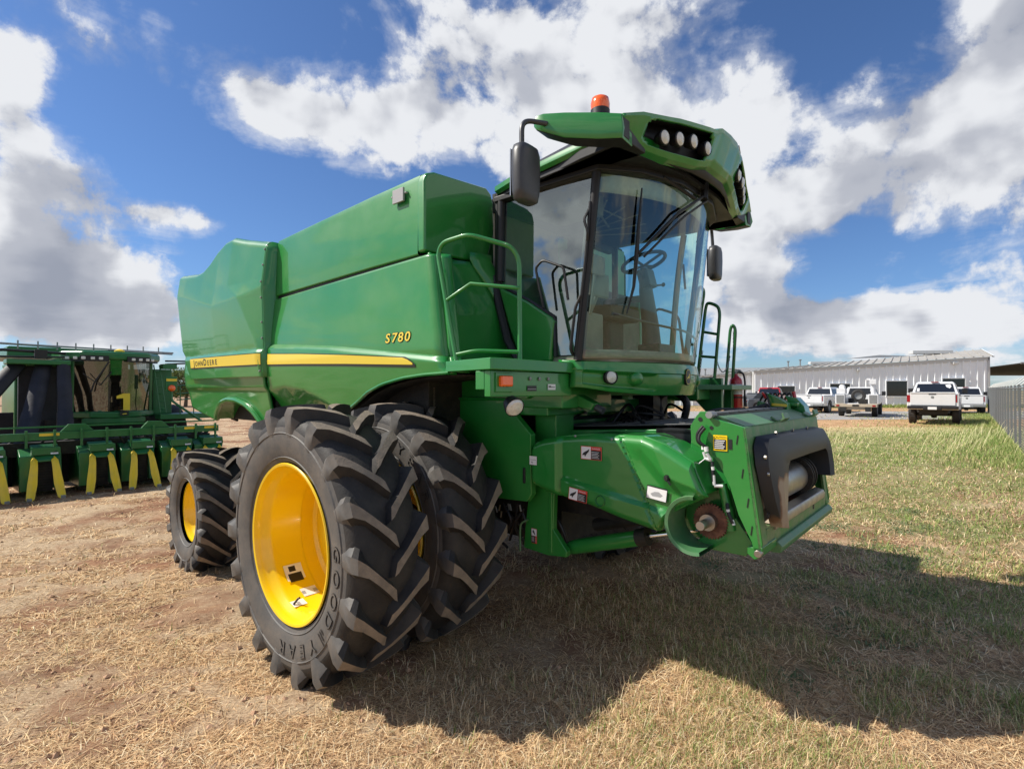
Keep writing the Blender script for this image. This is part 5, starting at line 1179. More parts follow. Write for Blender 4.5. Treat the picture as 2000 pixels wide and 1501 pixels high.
mb=MB(); mb.bb((-10.93,-1.08,1.42),(-10.90,-.92,1.52)); mb.add([(-10.898,-1.05,1.46),(-10.898,-.97,1.475),(-10.898,-.95,1.455),(-10.898,-1.03,1.445)],[(0,1,2,3)],1); Q('emblem',mb,['sblack','stripe'])
# ducts on the left
def duct(a,b,w_):
    a=Vector(a);b=Vector(b); mb=MB(); m=a.lerp(b,.5)+Vector((.05,0,0)); d=(b-a).normalized(); sy=Vector((0,1,0)); sy=(sy-d*sy.dot(d)).normalized(); sx=d.cross(sy)
    V=[]
    for p,k in ((a,1.15),(a.lerp(b,.3),1.05),(a.lerp(b,.31),.98),(m,1),(a.lerp(b,.7),.98),(b,.9)):
        for i in range(8):
            an=math.pi/4*i+math.pi/8; V.append(p+sy*math.cos(an)*w_*k+sx*math.sin(an)*w_*.8*k)
    mb.add(V,[(k*8+i,k*8+(i+1)%8,(k+1)*8+(i+1)%8,(k+1)*8+i) for k in range(5) for i in range(8)]); Q('duct',mb,'duct',smooth=40)
duct((-10.3,-3.75,1.12),(-11.3,-2.72,2.55),.15); duct((-10.3,-2.72,1.05),(-11.2,-2.35,2.55),.16); duct((-10.3,-2.12,1.10),(-11.0,-2.06,2.55),.13); duct((-10.3,-4.6,1.12),(-11.5,-3.3,2.5),.15)
mb=MB(); mb.bb((-11.6,-2.72,.9),(-11.45,-1.9,2.6)); mb.bb((-12.5,-3.6,.9),(-12.4,-2.7,1.5)); Q('duct_backing',mb,'duct')
mb=MB(); mb.bb((-11.5,-2.95,2.52),(-10.9,-1.95,2.62)); mb.bb((-13.5,-2.8,2.5),(-11.2,-2.0,2.58)); Q('duct_header',mb,'green_old',bevel=.02)
# basket and rails
mb=MB(); mb.bb((-16,-2.8,2.75),(-12.6,.1,2.98)); mb.bb((-16,-2.6,.9),(-13.4,.2,2.55)); Q('chassis_body',mb,'green_old',bevel=.03)
mb=MB(); mb.bb((-13.6,-2.3,.5),(-11.3,.2,1.35)); mb.lathe([(.001,-.25),(.75,-.25),(.82,-.15),(.82,.15),(.75,.25)],(-12.2,-2.3,.8),'Y',24); mb.lathe([(.001,-.25),(.75,-.25),(.82,-.15),(.82,.15),(.75,.25)],(-12.2,.2,.8),'Y',24); Q('front_wheels',mb,'dark')
mb=MB()
for z in (3.0,): mb.tube([(-12.1,-3.0,z),(-12.1,-1.95,z-.03)],.025,6)
for z in (2.95,): mb.tube([(-12.0,-1.1,z),(-12.0,.25,z-.04)],.02,6)
for y in np.arange(-3,.3,.33): mb.tube([(-12.1,y,2.9),(-12.1,y,3.08)],.015,6)
mb.tube([(-12.1,-3,3.0),(-12.1,.3,2.95)],.02,6); Q('basket_rail',mb,'galv')
mb=MB(); mb.tube([(-11.2,-2.0,2.78),(-11.0,-3.0,2.80),(-10.8,-3.7,2.70)],.03,8); mb.tube([(-11.2,-2.0,2.70),(-10.8,-3.7,2.64)],.02,8); mb.box((-11.05,-2.42,2.74),(.12,.2,.18)); mb.tube([(-10.85,-3.62,2.68),(-10.83,-3.62,2.5)],.015,6); mb.box((-10.83,-3.60,2.33),(.08,.22,.42)); Q('mirror_arm',mb,'black')
mb=MB(); mb.tube([(-11.3,-.1,2.62),(-10.8,.45,2.66),(-10.6,1.1,2.6)],.02,8); mb.tube([(-11.3,-.1,2.70),(-10.6,1.1,2.70)],.02,8); mb.box((-10.8,.45,2.68),(.1,.16,.14)); Q('mirror_arm',mb,'black')
# ladder, steps and signal lamp on the right
mb=MB()
for y in (-.34,-.22): mb.tube([(-11.3,y,2.6),(-11.1,y+.09,1.45)],.016,6)
for k in range(6): mb.tube([(-11.26+.03*k,-.33+.012*k,2.45-.18*k),(-11.26+.03*k,-.21+.012*k,2.45-.18*k)],.012,6)
Q('ladder',mb,'green_old')
mb=MB(); mb.bb((-12.3,-.30,1.30),(-10.9,.85,1.42)); mb.bb((-11.8,-.3,1.42),(-11.5,.1,2.5)); mb.bb((-11.35,-.2,2.5),(-11.1,.1,2.62)); Q('side_platform',mb,'green_old',bevel=.01)
mb=MB()
for z in (1.9,1.75,2.1): mb.tube([(-11.3,.15,z),(-11.2,.5,z+.03),(-11.0,.9,z)],.014,6)
for y in (.2,.5,.85): mb.tube([(-11.2,y,1.42),(-11.2,y,2.1)],.014,6)
Q('side_rail',mb,'green_old')
mb=MB(); mb.tube(rounded([(-10.7,-.13,2.0),(-10.7,-.13,1.75),(-10.6,.0,1.62),(-10.5,.45,1.25)],.06),.03,8); mb.box((-10.7,-.14,2.14),(.08,.24,.34)); sa_=Q('signal_arm',mb,'green_old',bevel=.02)
mb=MB(); mb.bb((-10.659,-.25,2.20),(-10.655,-.03,2.26)); Q('yellow_band',mb,'stripe',parent=sa_)
mb=MB(); mb.lathe([(.075,0),(.075,.03),(.05,.055),(.001,.065)],(-10.66,-.14,2.04),'X',20); Q('signal_lamp',mb,'orange',parent=sa_,smooth=50)

# second machine glimpsed at the far left
F2=empty('farm_machine',W(-16.5,-4.6,0),RZ+.3,label='partly hidden green machine with a yellow band at the far left edge behind the black ducts',cat='farm machine')
F2['label']='partly hidden green machine with a yellow band behind the black ducts'
mb=MB(); mb.bb((-2,-2.2,1.0),(1,1.2,1.8)); mb.bb((-1.5,-1.2,1.8),(.2,.2,2.2)); mb.build('body','green_old',F2,bevel=.05)
mb=MB(); mb.bb((1.0,-2.2,1.35),(1.02,1.2,1.55)); mb.build('yellow_band','stripe',F2)
for y in(-1.6,.8):
    mb=MB(); mb.lathe([(.3,-.2),(.75,-.22),(.8,-.15),(.8,.15),(.75,.22),(.3,.2)],(.4,y,.8),'Y',28); wv=mb.build('wheel','rubber',F2)
mb=MB()
for z in (2.3,2.6,2.9): mb.tube([(.9,-2.2,z),(.9,1.2,z)],.02,6)
for y in (-2.2,-1.1,0,1.2): mb.tube([(.9,y,1.9),(.9,y,2.9)],.02,6)
mb.build('rail','galv',F2)

# ================================================================= TREES
M['leaf']=leafmat('leaf')
M['bark']=mat('bark',(.10,.075,.05),.9,bump=.5)
def tree(x,y,h,r,label,seed,green=(.07,.11,.035)):
    g=np.random.default_rng(seed); rd=random.Random(seed)
    T=empty('tree',(x,y,terr(x,y)),rd.random()*6,label=label,cat='tree',group='trees on the far horizon')
    mb=MB(); mb.tube([(0,0,0),(.1,0,h*.3),(0,.1,h*.55)],[.22,.16,.09],8)
    for k in range(6):
        a=rd.random()*6.28; mb.tube([(0,0,h*(.25+.05*k)),(math.cos(a)*r*.5,math.sin(a)*r*.5,h*(.5+.06*k))],[.09,.03],6)
    mb.build('trunk','bark',T)
    n=3800; cl=30; ca=g.uniform(0,6.28,cl); cr=r*g.uniform(.1,.85,cl); cz=h*g.uniform(.32,.92,cl); cr*=np.sqrt(np.clip(1-((cz/h-.55)/.48)**2,.1,1)); i=g.integers(0,cl,n)
    px=np.cos(ca[i])*cr[i]+g.normal(0,r*.16,n); py=np.sin(ca[i])*cr[i]+g.normal(0,r*.16,n); pz=cz[i]+g.normal(0,h*.055,n)
    s=g.uniform(.10,.22,n)*h/6; d1=g.normal(0,1,(n,3)); d1/=np.linalg.norm(d1,axis=1)[:,None]; d2=np.cross(d1,g.normal(0,1,(n,3))); d2/=np.linalg.norm(d2,axis=1)[:,None]
    P0=np.stack([px,py,pz],1); V=np.stack([P0-d1*s[:,None],P0+d2*s[:,None]*.5,P0+d1*s[:,None],P0-d2*s[:,None]*.5],1).reshape(-1,3)
    me=bpy.data.meshes.new('crown'); me.from_pydata(V.tolist(),[],[(4*k,4*k+1,4*k+2,4*k+3) for k in range(n)])
    at=me.color_attributes.new('tint','FLOAT_COLOR','POINT'); C=np.ones((n,4,4),np.float32); C[:,:,:3]=(np.array(green)*g.uniform(.6,1.5,(n,1)))[:,None,:]; at.data.foreach_set('color',C.reshape(-1)); me.materials.append(M['leaf'])
    o=bpy.data.objects.new('crown',me); COL.objects.link(o); o.parent=T
tree(-38,62,4.6,2.4,'small tree seen through the gap right of the cotton picker',1,(.12,.16,.05))
tree(-41.5,64,4.2,2.6,'bushy tree low behind the cotton picker signal lamp',2)
tree(-36,70,3.8,2.3,'pale green tree just left of the combine rear',3,(.14,.18,.06))
tree(-66,66,4.6,3.4,'dark tree at the extreme left edge of the horizon',4)
# ================================================================= WHITE METAL BUILDING
M['siding']=mat('white_siding',(.88,.91,.94),.45,var=(.74,.79,.82),vscale=.6,vamt=.6)
M['roofm']=mat('metal_roof',(.42,.40,.36),.55,var=(.30,.28,.25),vscale=.7,vamt=.7)
M['trim']=mat('grey_trim',(.55,.56,.56),.5)
M['dglass']=mat('dark_window_glass',(.015,.017,.02),.08,spec=.8)
M['carwhite']=mat('white_car_paint',(.72,.73,.74),.3,coat=.7,coatr=.05,var=(.66,.66,.65),vscale=2)
M['carred']=mat('red_car_paint',(.45,.02,.02),.3,coat=.7,coatr=.05)
M['cargrey']=mat('grey_car_paint',(.10,.11,.12),.3,coat=.7,coatr=.05)
M['tail']=mat('tail_lamp',(.30,.01,.015),.2,coat=.8)
M['tan']=mat('tan_deck',(.45,.38,.28),.7,var=(.3,.24,.17),vscale=4)
BY=52.0
BD=empty('metal_building',(46.5-10.5*math.cos(R(10)),BY+10.5*math.sin(R(10)),.28),-R(10),label='long white corrugated metal building with square dark windows behind the trucks',cat='building')
def BQ(name,mb,mats,**k): return shift(mb,(-36,-BY,-.28)).build(name,mats,k.pop('parent',BD),**k)
ev=lambda x: interp(x,[(18,3.30),(25,3.95),(46.5,5.22)])
def wallseg(x0,x1,y,name):
    mb=MB(); x=x0; pts=[]
    while x<x1:
        pts+= [(x,y),(x+.07,y-.11),(x+.15,y-.11),(x+.22,y)]; x+=.62
    pts.append((x1,y)); V=[(a,b,-.1) for a,b in pts]+[(a,b,ev(a)-.28) for a,b in pts]; n=len(pts)
    mb.add(V,[(i,i+1,n+i+1,n+i) for i in range(n-1)]); return BQ(name,mb,'siding',recalc=False,smooth=10)
wallseg(25,46.5,BY,'wall'); wallseg(12,25,BY+.7,'wall')
mb=MB(); mb.ext([(25,BY-.10,ev(25)-.34),(46.6,BY-.10,ev(46.5)-.34),(46.6,BY-.10,ev(46.5)),(25,BY-.10,ev(25))],(0,.12,0)); mb.ext([(12,BY+.58,2.5),(25,BY+.58,3.55),(25,BY+.58,3.85),(12,BY+.58,2.9)],(0,.12,0)); mb.bb((46.45,BY-.1,-.1),(46.62,BY+.1,5.2)); mb.bb((24.95,BY-.06,-.1),(25.1,BY+.75,3.9)); BQ('eave_trim',mb,'trim')
mb=MB(); mb.bb((46.5,BY,-.1),(46.55,BY+18,5.2)); mb.bb((12,BY+18,-.1),(46.5,BY+18.1,5)); mb.bb((12,BY+.8,-.1),(12.1,BY+18,2.8)); BQ('end_wall',mb,'siding')
def roofseg(x0,x1,y0,z0,dx,dy,dz,name):
    mb=MB(); x=x0; nr=int((x1-x0)/.8)
    for i in range(nr):
        a=x0+(x1-x0)*i/nr; b=x0+(x1-x0)*(i+1)/nr; m=b-.12
        P=lambda xx,k,h:(xx+dx*k,y0+dy*k,z0(xx)+(dz(xx))*k+h)
        mb.add([P(a,0,0),P(m,0,0),P(m,1,0),P(a,1,0)],[(0,1,2,3)]); mb.add([P(m,0,0),P(m,0,.09),P(b,0,.09),P(b,0,0),P(m,1,0),P(m,1,.09),P(b,1,.09),P(b,1,0)],[(0,1,5,4),(1,2,6,5),(2,3,7,6),(0,3,2,1)])
    return BQ(name,mb,'roofm',recalc=False,smooth=10)
roofseg(24.8,46.8,BY-.25,lambda x:ev(x)+.02,4.5,9,lambda x:interp(x,[(25,.55),(46,1.25)]),'roof'); roofseg(12,24.8,BY+.4,lambda x:ev(x)-.10,3,9,lambda x:.5,'roof')
mb=MB(); mb.ext([(46.8,BY-.27,5.15),(46.8,BY-.27,5.32),(51.3,BY+8.8,6.6),(51.3,BY+8.8,6.3)],(.10,0,0)); BQ('gable_trim',mb,'siding')
mb=MB(); mb.bb((43.5,BY+7,6.0),(47.5,BY+8,6.38)); mb.bb((33,BY+7.2,4.95),(36.5,BY+8,5.25)); BQ('ridge_vent',mb,'trim',bevel=.03)
mb=MB(); mb.ext([(38,BY+10,5.7),(41.5,BY+10,6.1),(45.5,BY+10,5.9)],(0,.3,0)); BQ('far_gable',mb,'trim')
for x,y,h in ((29.6,BY+4,.8),(31.0,BY+4.5,.9),(20.5,BY+2,.6),(19.9,BY+2,.6)):
    mb=MB(); z=ev(x)+.1; mb.tube([(x,y,z-.3),(x,y,z+h)],.07,8); mb.box((x,y,z+h),(.22,.22,.12)); BQ('vent_pipe',mb,'galv')
for px,zt,w_,hh in ((1562,2.36,1.65,1.5),(1664,2.60,1.85,1.5),(1768,2.86,1.85,1.5),(1869,3.1,1.95,1.5),(1392,2.2,1.3,1.3)):
    x=(px-1000)/1040*BY; yb=BY if x>25 else BY+.7
    mb=MB(); 
    for a,b in (((x-w_/2-.09,yb-.17,zt-hh-.09),(x+w_/2+.09,yb-.02,zt-hh)),((x-w_/2-.09,yb-.17,zt),(x+w_/2+.09,yb-.02,zt+.09)),((x-w_/2-.09,yb-.17,zt-hh),(x-w_/2,yb-.02,zt)),((x+w_/2,yb-.17,zt-hh),(x+w_/2+.09,yb-.02,zt))): mb.bb(a,b)
    f=BQ('window',mb,'siding'); mb=MB(); mb.bb((x-w_/2,yb-.14,zt-hh),(x+w_/2,yb-.12,zt)); BQ('pane',mb,'dglass',parent=f)
mb=MB(); mb.box((43.6,BY-.15,4.62),(.5,.3,.22)); mb.box((34.9,BY-.15,4.0),(.25,.25,.22)); BQ('wall_lamp',mb,'trim',bevel=.02)
# carport to the right of building
CPT=empty('carport',(54,50,.3),0,label='open-sided carport with a dark underside to the right of the white building',cat='carport')
def CQ(name,mb,mats,**k): return shift(mb,(-54,-50,-.3)).build(name,mats,k.pop('parent',CPT),**k)
mb=MB(); mb.ext([(46.9,49,4.55),(46.9,49,4.40),(66,49,4.25),(66,49,4.45)],(0,.1,0)); mb.ext([(46.9,49.1,4.40),(66,49.1,4.3),(66,60,3.6),(46.9,60,3.6)],(0,0,.08),1); CQ('canopy',mb,['galv','dark'])
for x in (53,60,66):
    mb=MB(); mb.tube([(x,49.3,0),(x,49.3,4.3)],.08,8); CQ('post',mb,'galv')
mb=MB()
for k in range(16):
    x=random.uniform(47.3,64); h=random.uniform(.8,2.4); y=random.uniform(55,58)
    mb.tube([(x,y,.3),(x,y,.3+h)],.04,5); mb.tube([(x,y,.3+h),(x+1.2,y,.3+h)],.04,5)
k=CQ('rack_frame',mb,'galv')
# ================================================================= CHAIN LINK FENCE
A0=Vector((12.2,12.5,0)); A1=Vector((34.5,38.6,0)); FD=(A1-A0); FL=FD.length; FD.normalize(); FN=Vector((FD.y,-FD.x,0))
FC=empty('chain_link_fence',(A0.x,A0.y,.3),math.atan2(FD.y,FD.x),label='grey chain-link fence with slanted barbed-wire arms along the right edge',cat='fence')
H=1.76
mb=MB(); st=.15
k=0; x=-H
while x<FL:
    for sg in(-1,1):
        a,b=(x,0),(x+H,H)
        if sg<0: a,b=(x,H),(x+H,0)
        x0=max(0,a[0]); x1=min(FL,b[0])
        if x1>x0:
            z0=a[1]+(b[1]-a[1])*(x0-a[0])/H; z1=a[1]+(b[1]-a[1])*(x1-a[0])/H
            mb.add([(x0,.004*sg,z0-.0017),(x1,.004*sg,z1-.0017),(x1,.004*sg,z1+.0017),(x0,.004*sg,z0+.0017),(x0,.004*sg+.003,z0),(x1,.004*sg+.003,z1)],[(0,1,2,3),(0,1,5,4),(3,2,5,4)])
    x+=st
mb.build('wire_mesh','fencewire',FC,recalc=False)
mb=MB(); mb.tube([(0,0,H),(FL,0,H)],.022,8); mb.build('top_rail','galv',FC)
pb=MB(); pb.tube([(0,0,-.3),(0,0,H+.06)],.030,8); pb.lathe([(.034,H+.03),(.02,H+.08),(.001,H+.09)],(0,0,0),'Z',8); pm=None
ab=MB(); ab.tube([(0,0,H+.04),(0,-.32,H+.36)],.016,6)
for i in range(int(FL/1.9)+1):
    if i==0:
        po=pb.build('post','fencewire',FC); ao=ab.build('arm','galv',po); p0,a0=po,ao
    else:
        po=p0.copy(); COL.objects.link(po); po.parent=FC; ao=a0.copy(); COL.objects.link(ao); ao.parent=po
    po.location=(i*1.9,0,0)
mb=MB()
for t in (.35,.65,.95): mb.tube([(0,-.32*t,H+.04+.32*t),(FL,-.32*t,H+.04+.32*t)],.004,5)
mb.build('barbed_wire','galv',FC)
# ================================================================= VEHICLES
def car_wheel(par,x,y,r,w_):
    mb=MB(); mb.lathe([(r*.62,-w_/2),(r*.93,-w_/2),(r,-w_/2+.04),(r,w_/2-.04),(r*.93,w_/2),(r*.62,w_/2)],(0,0,0),'Y',28)
    for k in range(26):
        a=2*math.pi*k/26
        for s in(-1,1): mb.box((math.cos(a)*r*1.0,s*w_*.24,math.sin(a)*r*1.0),(.02,w_*.40,.045),0,Matrix.Rotation(-a,3,'Y'))
    wv=mb.build('wheel','rubber',par,loc=(x,y,r))
    mb=MB(); mb.lathe([(r*.63,-w_/2+.01),(r*.60,-w_/2+.05),(r*.5,-w_*.3),(r*.2,-w_*.38),(.001,-w_*.38)],(0,0,0),'Y',20); mb.lathe([(r*.63,w_/2-.01),(r*.60,w_/2-.05),(r*.5,w_*.3),(r*.2,w_*.38),(.001,w_*.38)],(0,0,0),'Y',20); mb.build('rim','galv',wv)
def loft(mb,rings,mi=0,caps=True):
    n=len(rings[0]); V=[p for r in rings for p in r]; mb.add(V,[(k*n+i,k*n+(i+1)%n,(k+1)*n+(i+1)%n,(k+1)*n+i) for k in range(len(rings)-1) for i in range(n)]+([tuple(range(n)),tuple((len(rings)-1)*n+i for i in range(n))] if caps else []),mi)
def arch_profile(x0,x1,zb_,zt,wx,r,step=8):
    pts=[(x0,zb_)]
    for cx in wx:
        for k in range(step+1):
            a=math.pi-math.pi*k/step; pts.append((cx+r*math.cos(a),zb_+max(0,r*.95*math.sin(a))))
    pts.append((x1,zb_)); return pts
def pickup(name,x,y,head,paint,label,cat='pickup truck',lift=0,wr=.42,crew=True,bedempty=True,tailtext=None,group=None):
    T=empty(name,(x,y,terr(x,y)+.005),math.pi/2-R(head),label=label,cat=cat)
    hw=.99; L0=-2.95; g=lift
    mb=MB(); zb0=.52+g; pr=arch_profile(L0,2.85,zb0,0,(-1.75,1.85),wr+.09); pr+=[(2.9,.9+g),(2.75,1.12+g),(1.35,1.22+g),(-.98,1.24+g),(L0,1.24+g)]
    # body with slight tumblehome
    mb.ext([(a,-hw,b) for a,b in pr],(0,2*hw,0)); bd=mb.build('body',paint,T,bevel=.035,seg=2)
    mb=MB(); mb.bb((L0+.10,-hw+.10,1.20+g),(-1.02,hw-.10,1.26+g)); mb.build('bed_liner','black',T)
    mb=MB(); mb.bb((L0,-hw+.0,1.24+g),(-1.0,-hw+.09,1.32+g)); mb.bb((L0,hw-.09,1.24+g),(-1.0,hw,1.32+g)); mb.build('bed_rail',paint,T,bevel=.02)
    mb=MB(); mb.bb((L0-.04,-hw+.13,.72+g),(L0+.05,hw-.13,1.34+g)); mb.bb((L0-.07,-hw+.13,1.30+g),(L0+.05,hw-.13,1.36+g)); tg=mb.build('tailgate',paint,T,bevel=.02)
    mb=MB(); mb.bb((L0-.05,-.14,1.24+g),(L0-.035,.14,1.28+g)); mb.build('handle','black',tg)
    mb=MB(); mb.lathe([(.001,-.012),(.06,-.01),(.065,0)],(L0-.04,0,1.12+g),(1,0,0),16); mb.build('badge','galv',tg)
    x1=1.35 if crew else .55
    bot=[(-1.0,-hw+.04,1.22+g),(x1+.25,-hw+.04,1.22+g),(x1+.25,hw-.04,1.22+g),(-1.0,hw-.04,1.22+g)]
    mid=[(-.96,-hw+.06,1.30+g),(x1+.12,-hw+.06,1.30+g),(x1+.12,hw-.06,1.30+g),(-.96,hw-.06,1.30+g)]
    top=[(-.74,-hw+.23,1.84+g),(x1-.5,-hw+.23,1.84+g),(x1-.5,hw-.23,1.84+g),(-.74,hw-.23,1.84+g)]
    tp2=[(-.66,-hw+.31,1.89+g),(x1-.60,-hw+.31,1.89+g),(x1-.60,hw-.31,1.89+g),(-.66,hw-.31,1.89+g)]
    mb=MB(); loft(mb,[bot,mid,top,tp2]); mb.build('cab',paint,T,bevel=.03)
    rw=lambda yy,zz:(-1.0+.04+.22*(zz-1.30)/.54-.012,yy,zz+g)
    mb=MB(); mb.add([rw(-.80,1.36),rw(.80,1.36),rw(.70,1.78),rw(-.70,1.78)],[(0,1,2,3)]); mb.build('rear_window','dglass',T,recalc=False)
    mb=MB(); mb.box((-.78,0,1.87+g),(.06,.3,.035)); mb.build('high_brake_lamp','tail',T)
    for s in(-1,1):
        sy=lambda zz: s*(hw-.06-.17*(zz-1.30)/.54+.012)
        mb=MB()
        segs=[(-.78,.15),(.24,x1-.32)] if crew else [(-.6,x1-.32)]
        for a,b in segs: mb.add([(a,sy(1.36),1.36+g),(b+.12,sy(1.36),1.36+g),(b,sy(1.76),1.76+g),(a+.08,sy(1.76),1.76+g)],[(0,1,2,3)])
        mb.build('side_window','dglass',T,recalc=False)
        mb=MB(); mb.bb((L0-.02,s*(hw-.13)-.06,.88+g),(L0+.12,s*(hw-.06)+.075*s*0+.065,1.22+g)); mb.build('tail_lamp','tail',T,bevel=.01)
        mb=MB(); mb.box((x1-.05,s*(hw+.16),1.42+g),(.10,.22,.26)); mb.tube([(x1-.05,s*hw*.95,1.34+g),(x1-.05,s*(hw+.1),1.36+g)],.02,6); mb.build('wing_mirror','black',T,bevel=.03)
        for wx in(-1.75,1.85): car_wheel(T,wx,s*(hw-.14),wr,.30)
        mb=MB(); mb.tube([(-1.75+(wr+.09)*math.cos(a),s*(hw+.005),zb0+(wr+.09)*.95*math.sin(a)) for a in np.linspace(0,math.pi,12)],.03,6); mb.build('arch_flare',paint,T)
    mb=MB(); mb.bb((L0-.20,-hw+.02,.55+g),(L0+.02,hw-.02,.70+g)); mb.bb((L0-.22,-.36,.50+g),(L0-.16,.36,.66+g)); mb.build('bumper','galv' if lift==0 else 'black',T,bevel=.03)
    mb=MB(); mb.bb((L0-.232,-.17,.53+g),(L0-.222,.17,.66+g)); mb.build('number_plate','white',T)
    mb=MB(); mb.bb((-2.6,-.55,.35+g*.6),(2.5,.55,.55+g)); mb.tube([(-1.75,-.8,wr),(-1.75,.8,wr)],.07,8); mb.tube([(1.85,-.8,wr),(1.85,.8,wr)],.06,8); mb.lathe([(.001,-.15),(.17,-.1),(.17,.1),(.001,.15)],(-1.75,0,wr),'Y',12); mb.build('chassis','dark',T)
    return T
rayp=lambda px,Z:((px-1000)/1040*Z)
def place(px,Z,head,back=2.95):
    return rayp(px,Z)+back*math.sin(R(head)), Z+back*math.cos(R(head))
x,y=place(1821,25.7,41); t=pickup('pickup_truck',x,y,41,'carwhite','lifted white pickup truck seen from behind, nearest of the parked trucks, with stickers on its rear window',lift=.22,wr=.47); t['label']='lifted white pickup seen from behind with two stickers on its rear window'
st_=MB(); 
rw=lambda yy,zz:(-1.0+.04+.22*(zz-1.30)/.54-.018,yy,zz+.22)
st_.add([rw(-.60,1.55),rw(-.46,1.62),rw(-.42,1.72),rw(-.60,1.76),rw(-.66,1.66)],[(0,1,2,3,4)]); st_.add([rw(.62,1.40),rw(.74,1.40),rw(.72,1.56),rw(.62,1.56)],[(0,1,2,3)]); st_.build('window_sticker','white',t,recalc=False)
x,y=place(1888,36.5,39); pickup('pickup_truck',x,y,39,'carwhite','white pickup partly hidden behind the lifted one at its right side')
x,y=place(1580,39,48); pickup('pickup_truck',x,y,48,'carwhite','white crew cab pickup between the red pickup and the service truck')
x,y=place(1495,43,33); pickup('pickup_truck',x,y,33,'carred','red pickup parked by the wall, seen over the combine feeder',crew=False)
# dark car
def sedan(x,y,head,paint,label):
    T=empty('parked_car',(x,y,terr(x,y)+.005),math.pi/2-R(head),label=label,cat='car')
    mb=MB(); pr=arch_profile(-2.2,2.2,.30,0,(-1.35,1.35),.40)+[(2.25,.6),(2.1,.80),(1.0,.95),(-1.5,1.0),(-2.2,.95),(-2.3,.6)]
    mb.ext([(a,-.88,b) for a,b in pr],(0,1.76,0)); mb.build('body',paint,T,bevel=.06,seg=3)
    mb=MB(); bot=[(-1.75,-.8,.96),(1.05,-.8,.94),(1.05,.8,.94),(-1.75,.8,.96)]; top=[(-.95,-.60,1.42),(.25,-.60,1.42),(.25,.60,1.42),(-.95,.60,1.42)]; loft(mb,[bot,top]); mb.build('windows','dglass',T,bevel=.03)
    mb=MB(); mb.add([(-.95,-.60,1.425),(.25,-.60,1.425),(.25,.60,1.425),(-.95,.60,1.425)],[(0,1,2,3)]); mb.bb((-.97,-.6,1.40),(.27,.6,1.45)); mb.build('roof',paint,T,bevel=.02)
    for s in(-1,1):
        for wx in(-1.35,1.35): car_wheel(T,wx,s*.78,.33,.2)
        mb=MB(); mb.bb((-2.27,s*.62-.14,.72),(-2.15,s*.62+.14,.88)); mb.build('tail_lamp','tail',T,bevel=.02)
sedan(*place(1450,43,70,2),70,'cargrey','dark grey car left of the red pickup beside the fire extinguisher')
# service truck with crane
x,y=place(1672,33.5,38,2.6); head=38
T=empty('service_truck',(x,y,terr(x,y)+.005),math.pi/2-R(head),label='white service truck with a tan rear deck, spare tyre and small crane',cat='service truck')
mb=MB(); mb.bb((-3.0,-1.12,.62),(-2.2,1.12,.80)); mb.bb((-2.9,-.5,.45),(3.0,.5,.7)); mb.build('deck','tan',T,bevel=.02)
mb=MB(); mb.bb((-2.5,-1.15,.80),(.2,-.62,1.42)); mb.bb((-2.5,.62,.80),(.2,1.15,1.42)); mb.bb((-2.4,-.62,.78),(.2,.62,.84)); tb=mb.build('toolbox_body','carwhite',T,bevel=.03)
mb=MB(); mb.bb((-2.52,-1.08,.86),(-2.50,-.68,1.36)); mb.bb((-2.52,.68,.86),(-2.50,1.08,1.36)); mb.build('locker_door','galv',tb,bevel=.01)
mb=MB(); loft(mb,[[(.3,-.98,.7),(3.3,-.98,.7),(3.3,.98,.7),(.3,.98,.7)],[(.3,-.98,1.3),(3.2,-.98,1.15),(3.2,.98,1.15),(.3,.98,1.3)]]); loft(mb,[[(.3,-.95,1.3),(2.2,-.95,1.25),(2.2,.95,1.25),(.3,.95,1.3)],[(.42,-.75,1.88),(1.5,-.75,1.88),(1.5,.75,1.88),(.42,.75,1.88)]]); mb.build('cab','carwhite',T,bevel=.03)
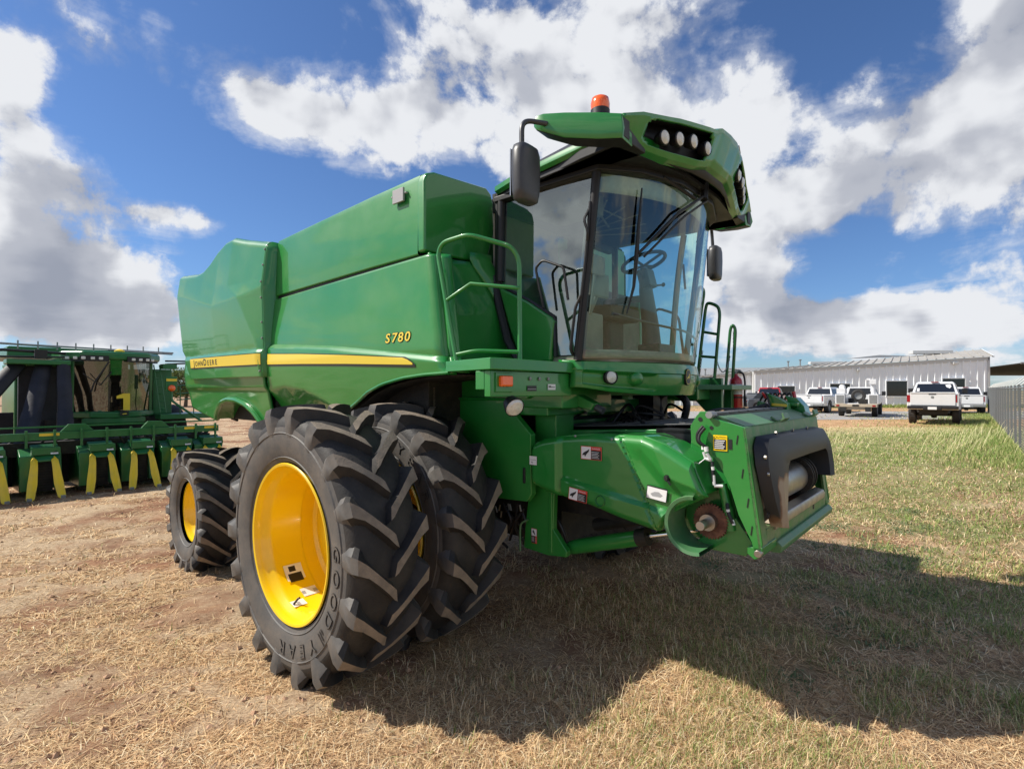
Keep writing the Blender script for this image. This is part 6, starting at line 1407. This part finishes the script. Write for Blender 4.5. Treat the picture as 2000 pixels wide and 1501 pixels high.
mb=MB(); mb.add([(.29,-.72,1.40),(.29,.72,1.40),(.38,.62,1.80),(.38,-.62,1.80)],[(0,1,2,3)]); mb.build('rear_window','dglass',T,recalc=False)
mb=MB(); mb.lathe([(.22,-.14),(.36,-.14),(.42,-.08),(.42,.08),(.36,.14),(.22,.14)],(-.55,.05,1.30),'X',24); mb.build('spare_tyre','rubber',T)
mb=MB(); mb.lathe([(.23,-.10),(.1,-.06),(.001,-.06)],(-.55,.05,1.30),'X',20); mb.lathe([(.23,.10),(.1,.06),(.001,.06)],(-.55,.05,1.30),'X',20); mb.build('spare_rim','galv',T)
mb=MB(); mb.tube([(-1.9,-.85,1.4),(-1.9,-.85,2.15)],.13,12); mb.box((-1.9,-.85,2.2),(.5,.35,.32)); mb.tube([(-1.9,-.85,2.2),(.6,-.5,2.1)],.11,8); mb.tube([(-1.9,-.75,1.6),(-1.0,-.7,2.0)],.06,8); mb.box((-2.0,-.62,2.35),(.2,.2,.14)); mb.build('crane','carwhite',T,bevel=.02)
mb=MB(); mb.box((-1.9,.85,1.62),(.7,.5,.36)); mb.lathe([(.001,-.3),(.16,-.3),(.16,.3),(.001,.3)],(-1.6,.85,1.88),'X',16); mb.build('compressor','carwhite',T,bevel=.04)
mb=MB(); mb.bb((-2.5,-.55,.84),(-1.6,-.1,1.1)); mb.box((-1.2,.4,1.0),(.4,.3,.3)); mb.tube([(-2.2,.2,.9),(-1.0,-.3,1.2)],.04,6); mb.build('tools','dark',T)
for s in(-1,1):
    for wx in(-1.6,2.3): car_wheel(T,wx,s*.90,.42,.30)
    mb=MB(); mb.bb((-3.02,s*.95-.08,.66),(-3.0,s*.95+.08,.76)); mb.build('tail_lamp','tail',T)
    mb=MB(); mb.box((1.6,s*1.2,1.45),(.1,.22,.28)); mb.build('wing_mirror','black',T,bevel=.03)
mb=MB(); mb.bb((-3.0,-.8,.35),(-2.9,-.5,.62)); mb.bb((-3.0,.5,.35),(-2.9,.8,.62)); mb.bb((-3.02,-.17,.66),(-3.0,.17,.78)); mb.build('bumper_step','dark',T)
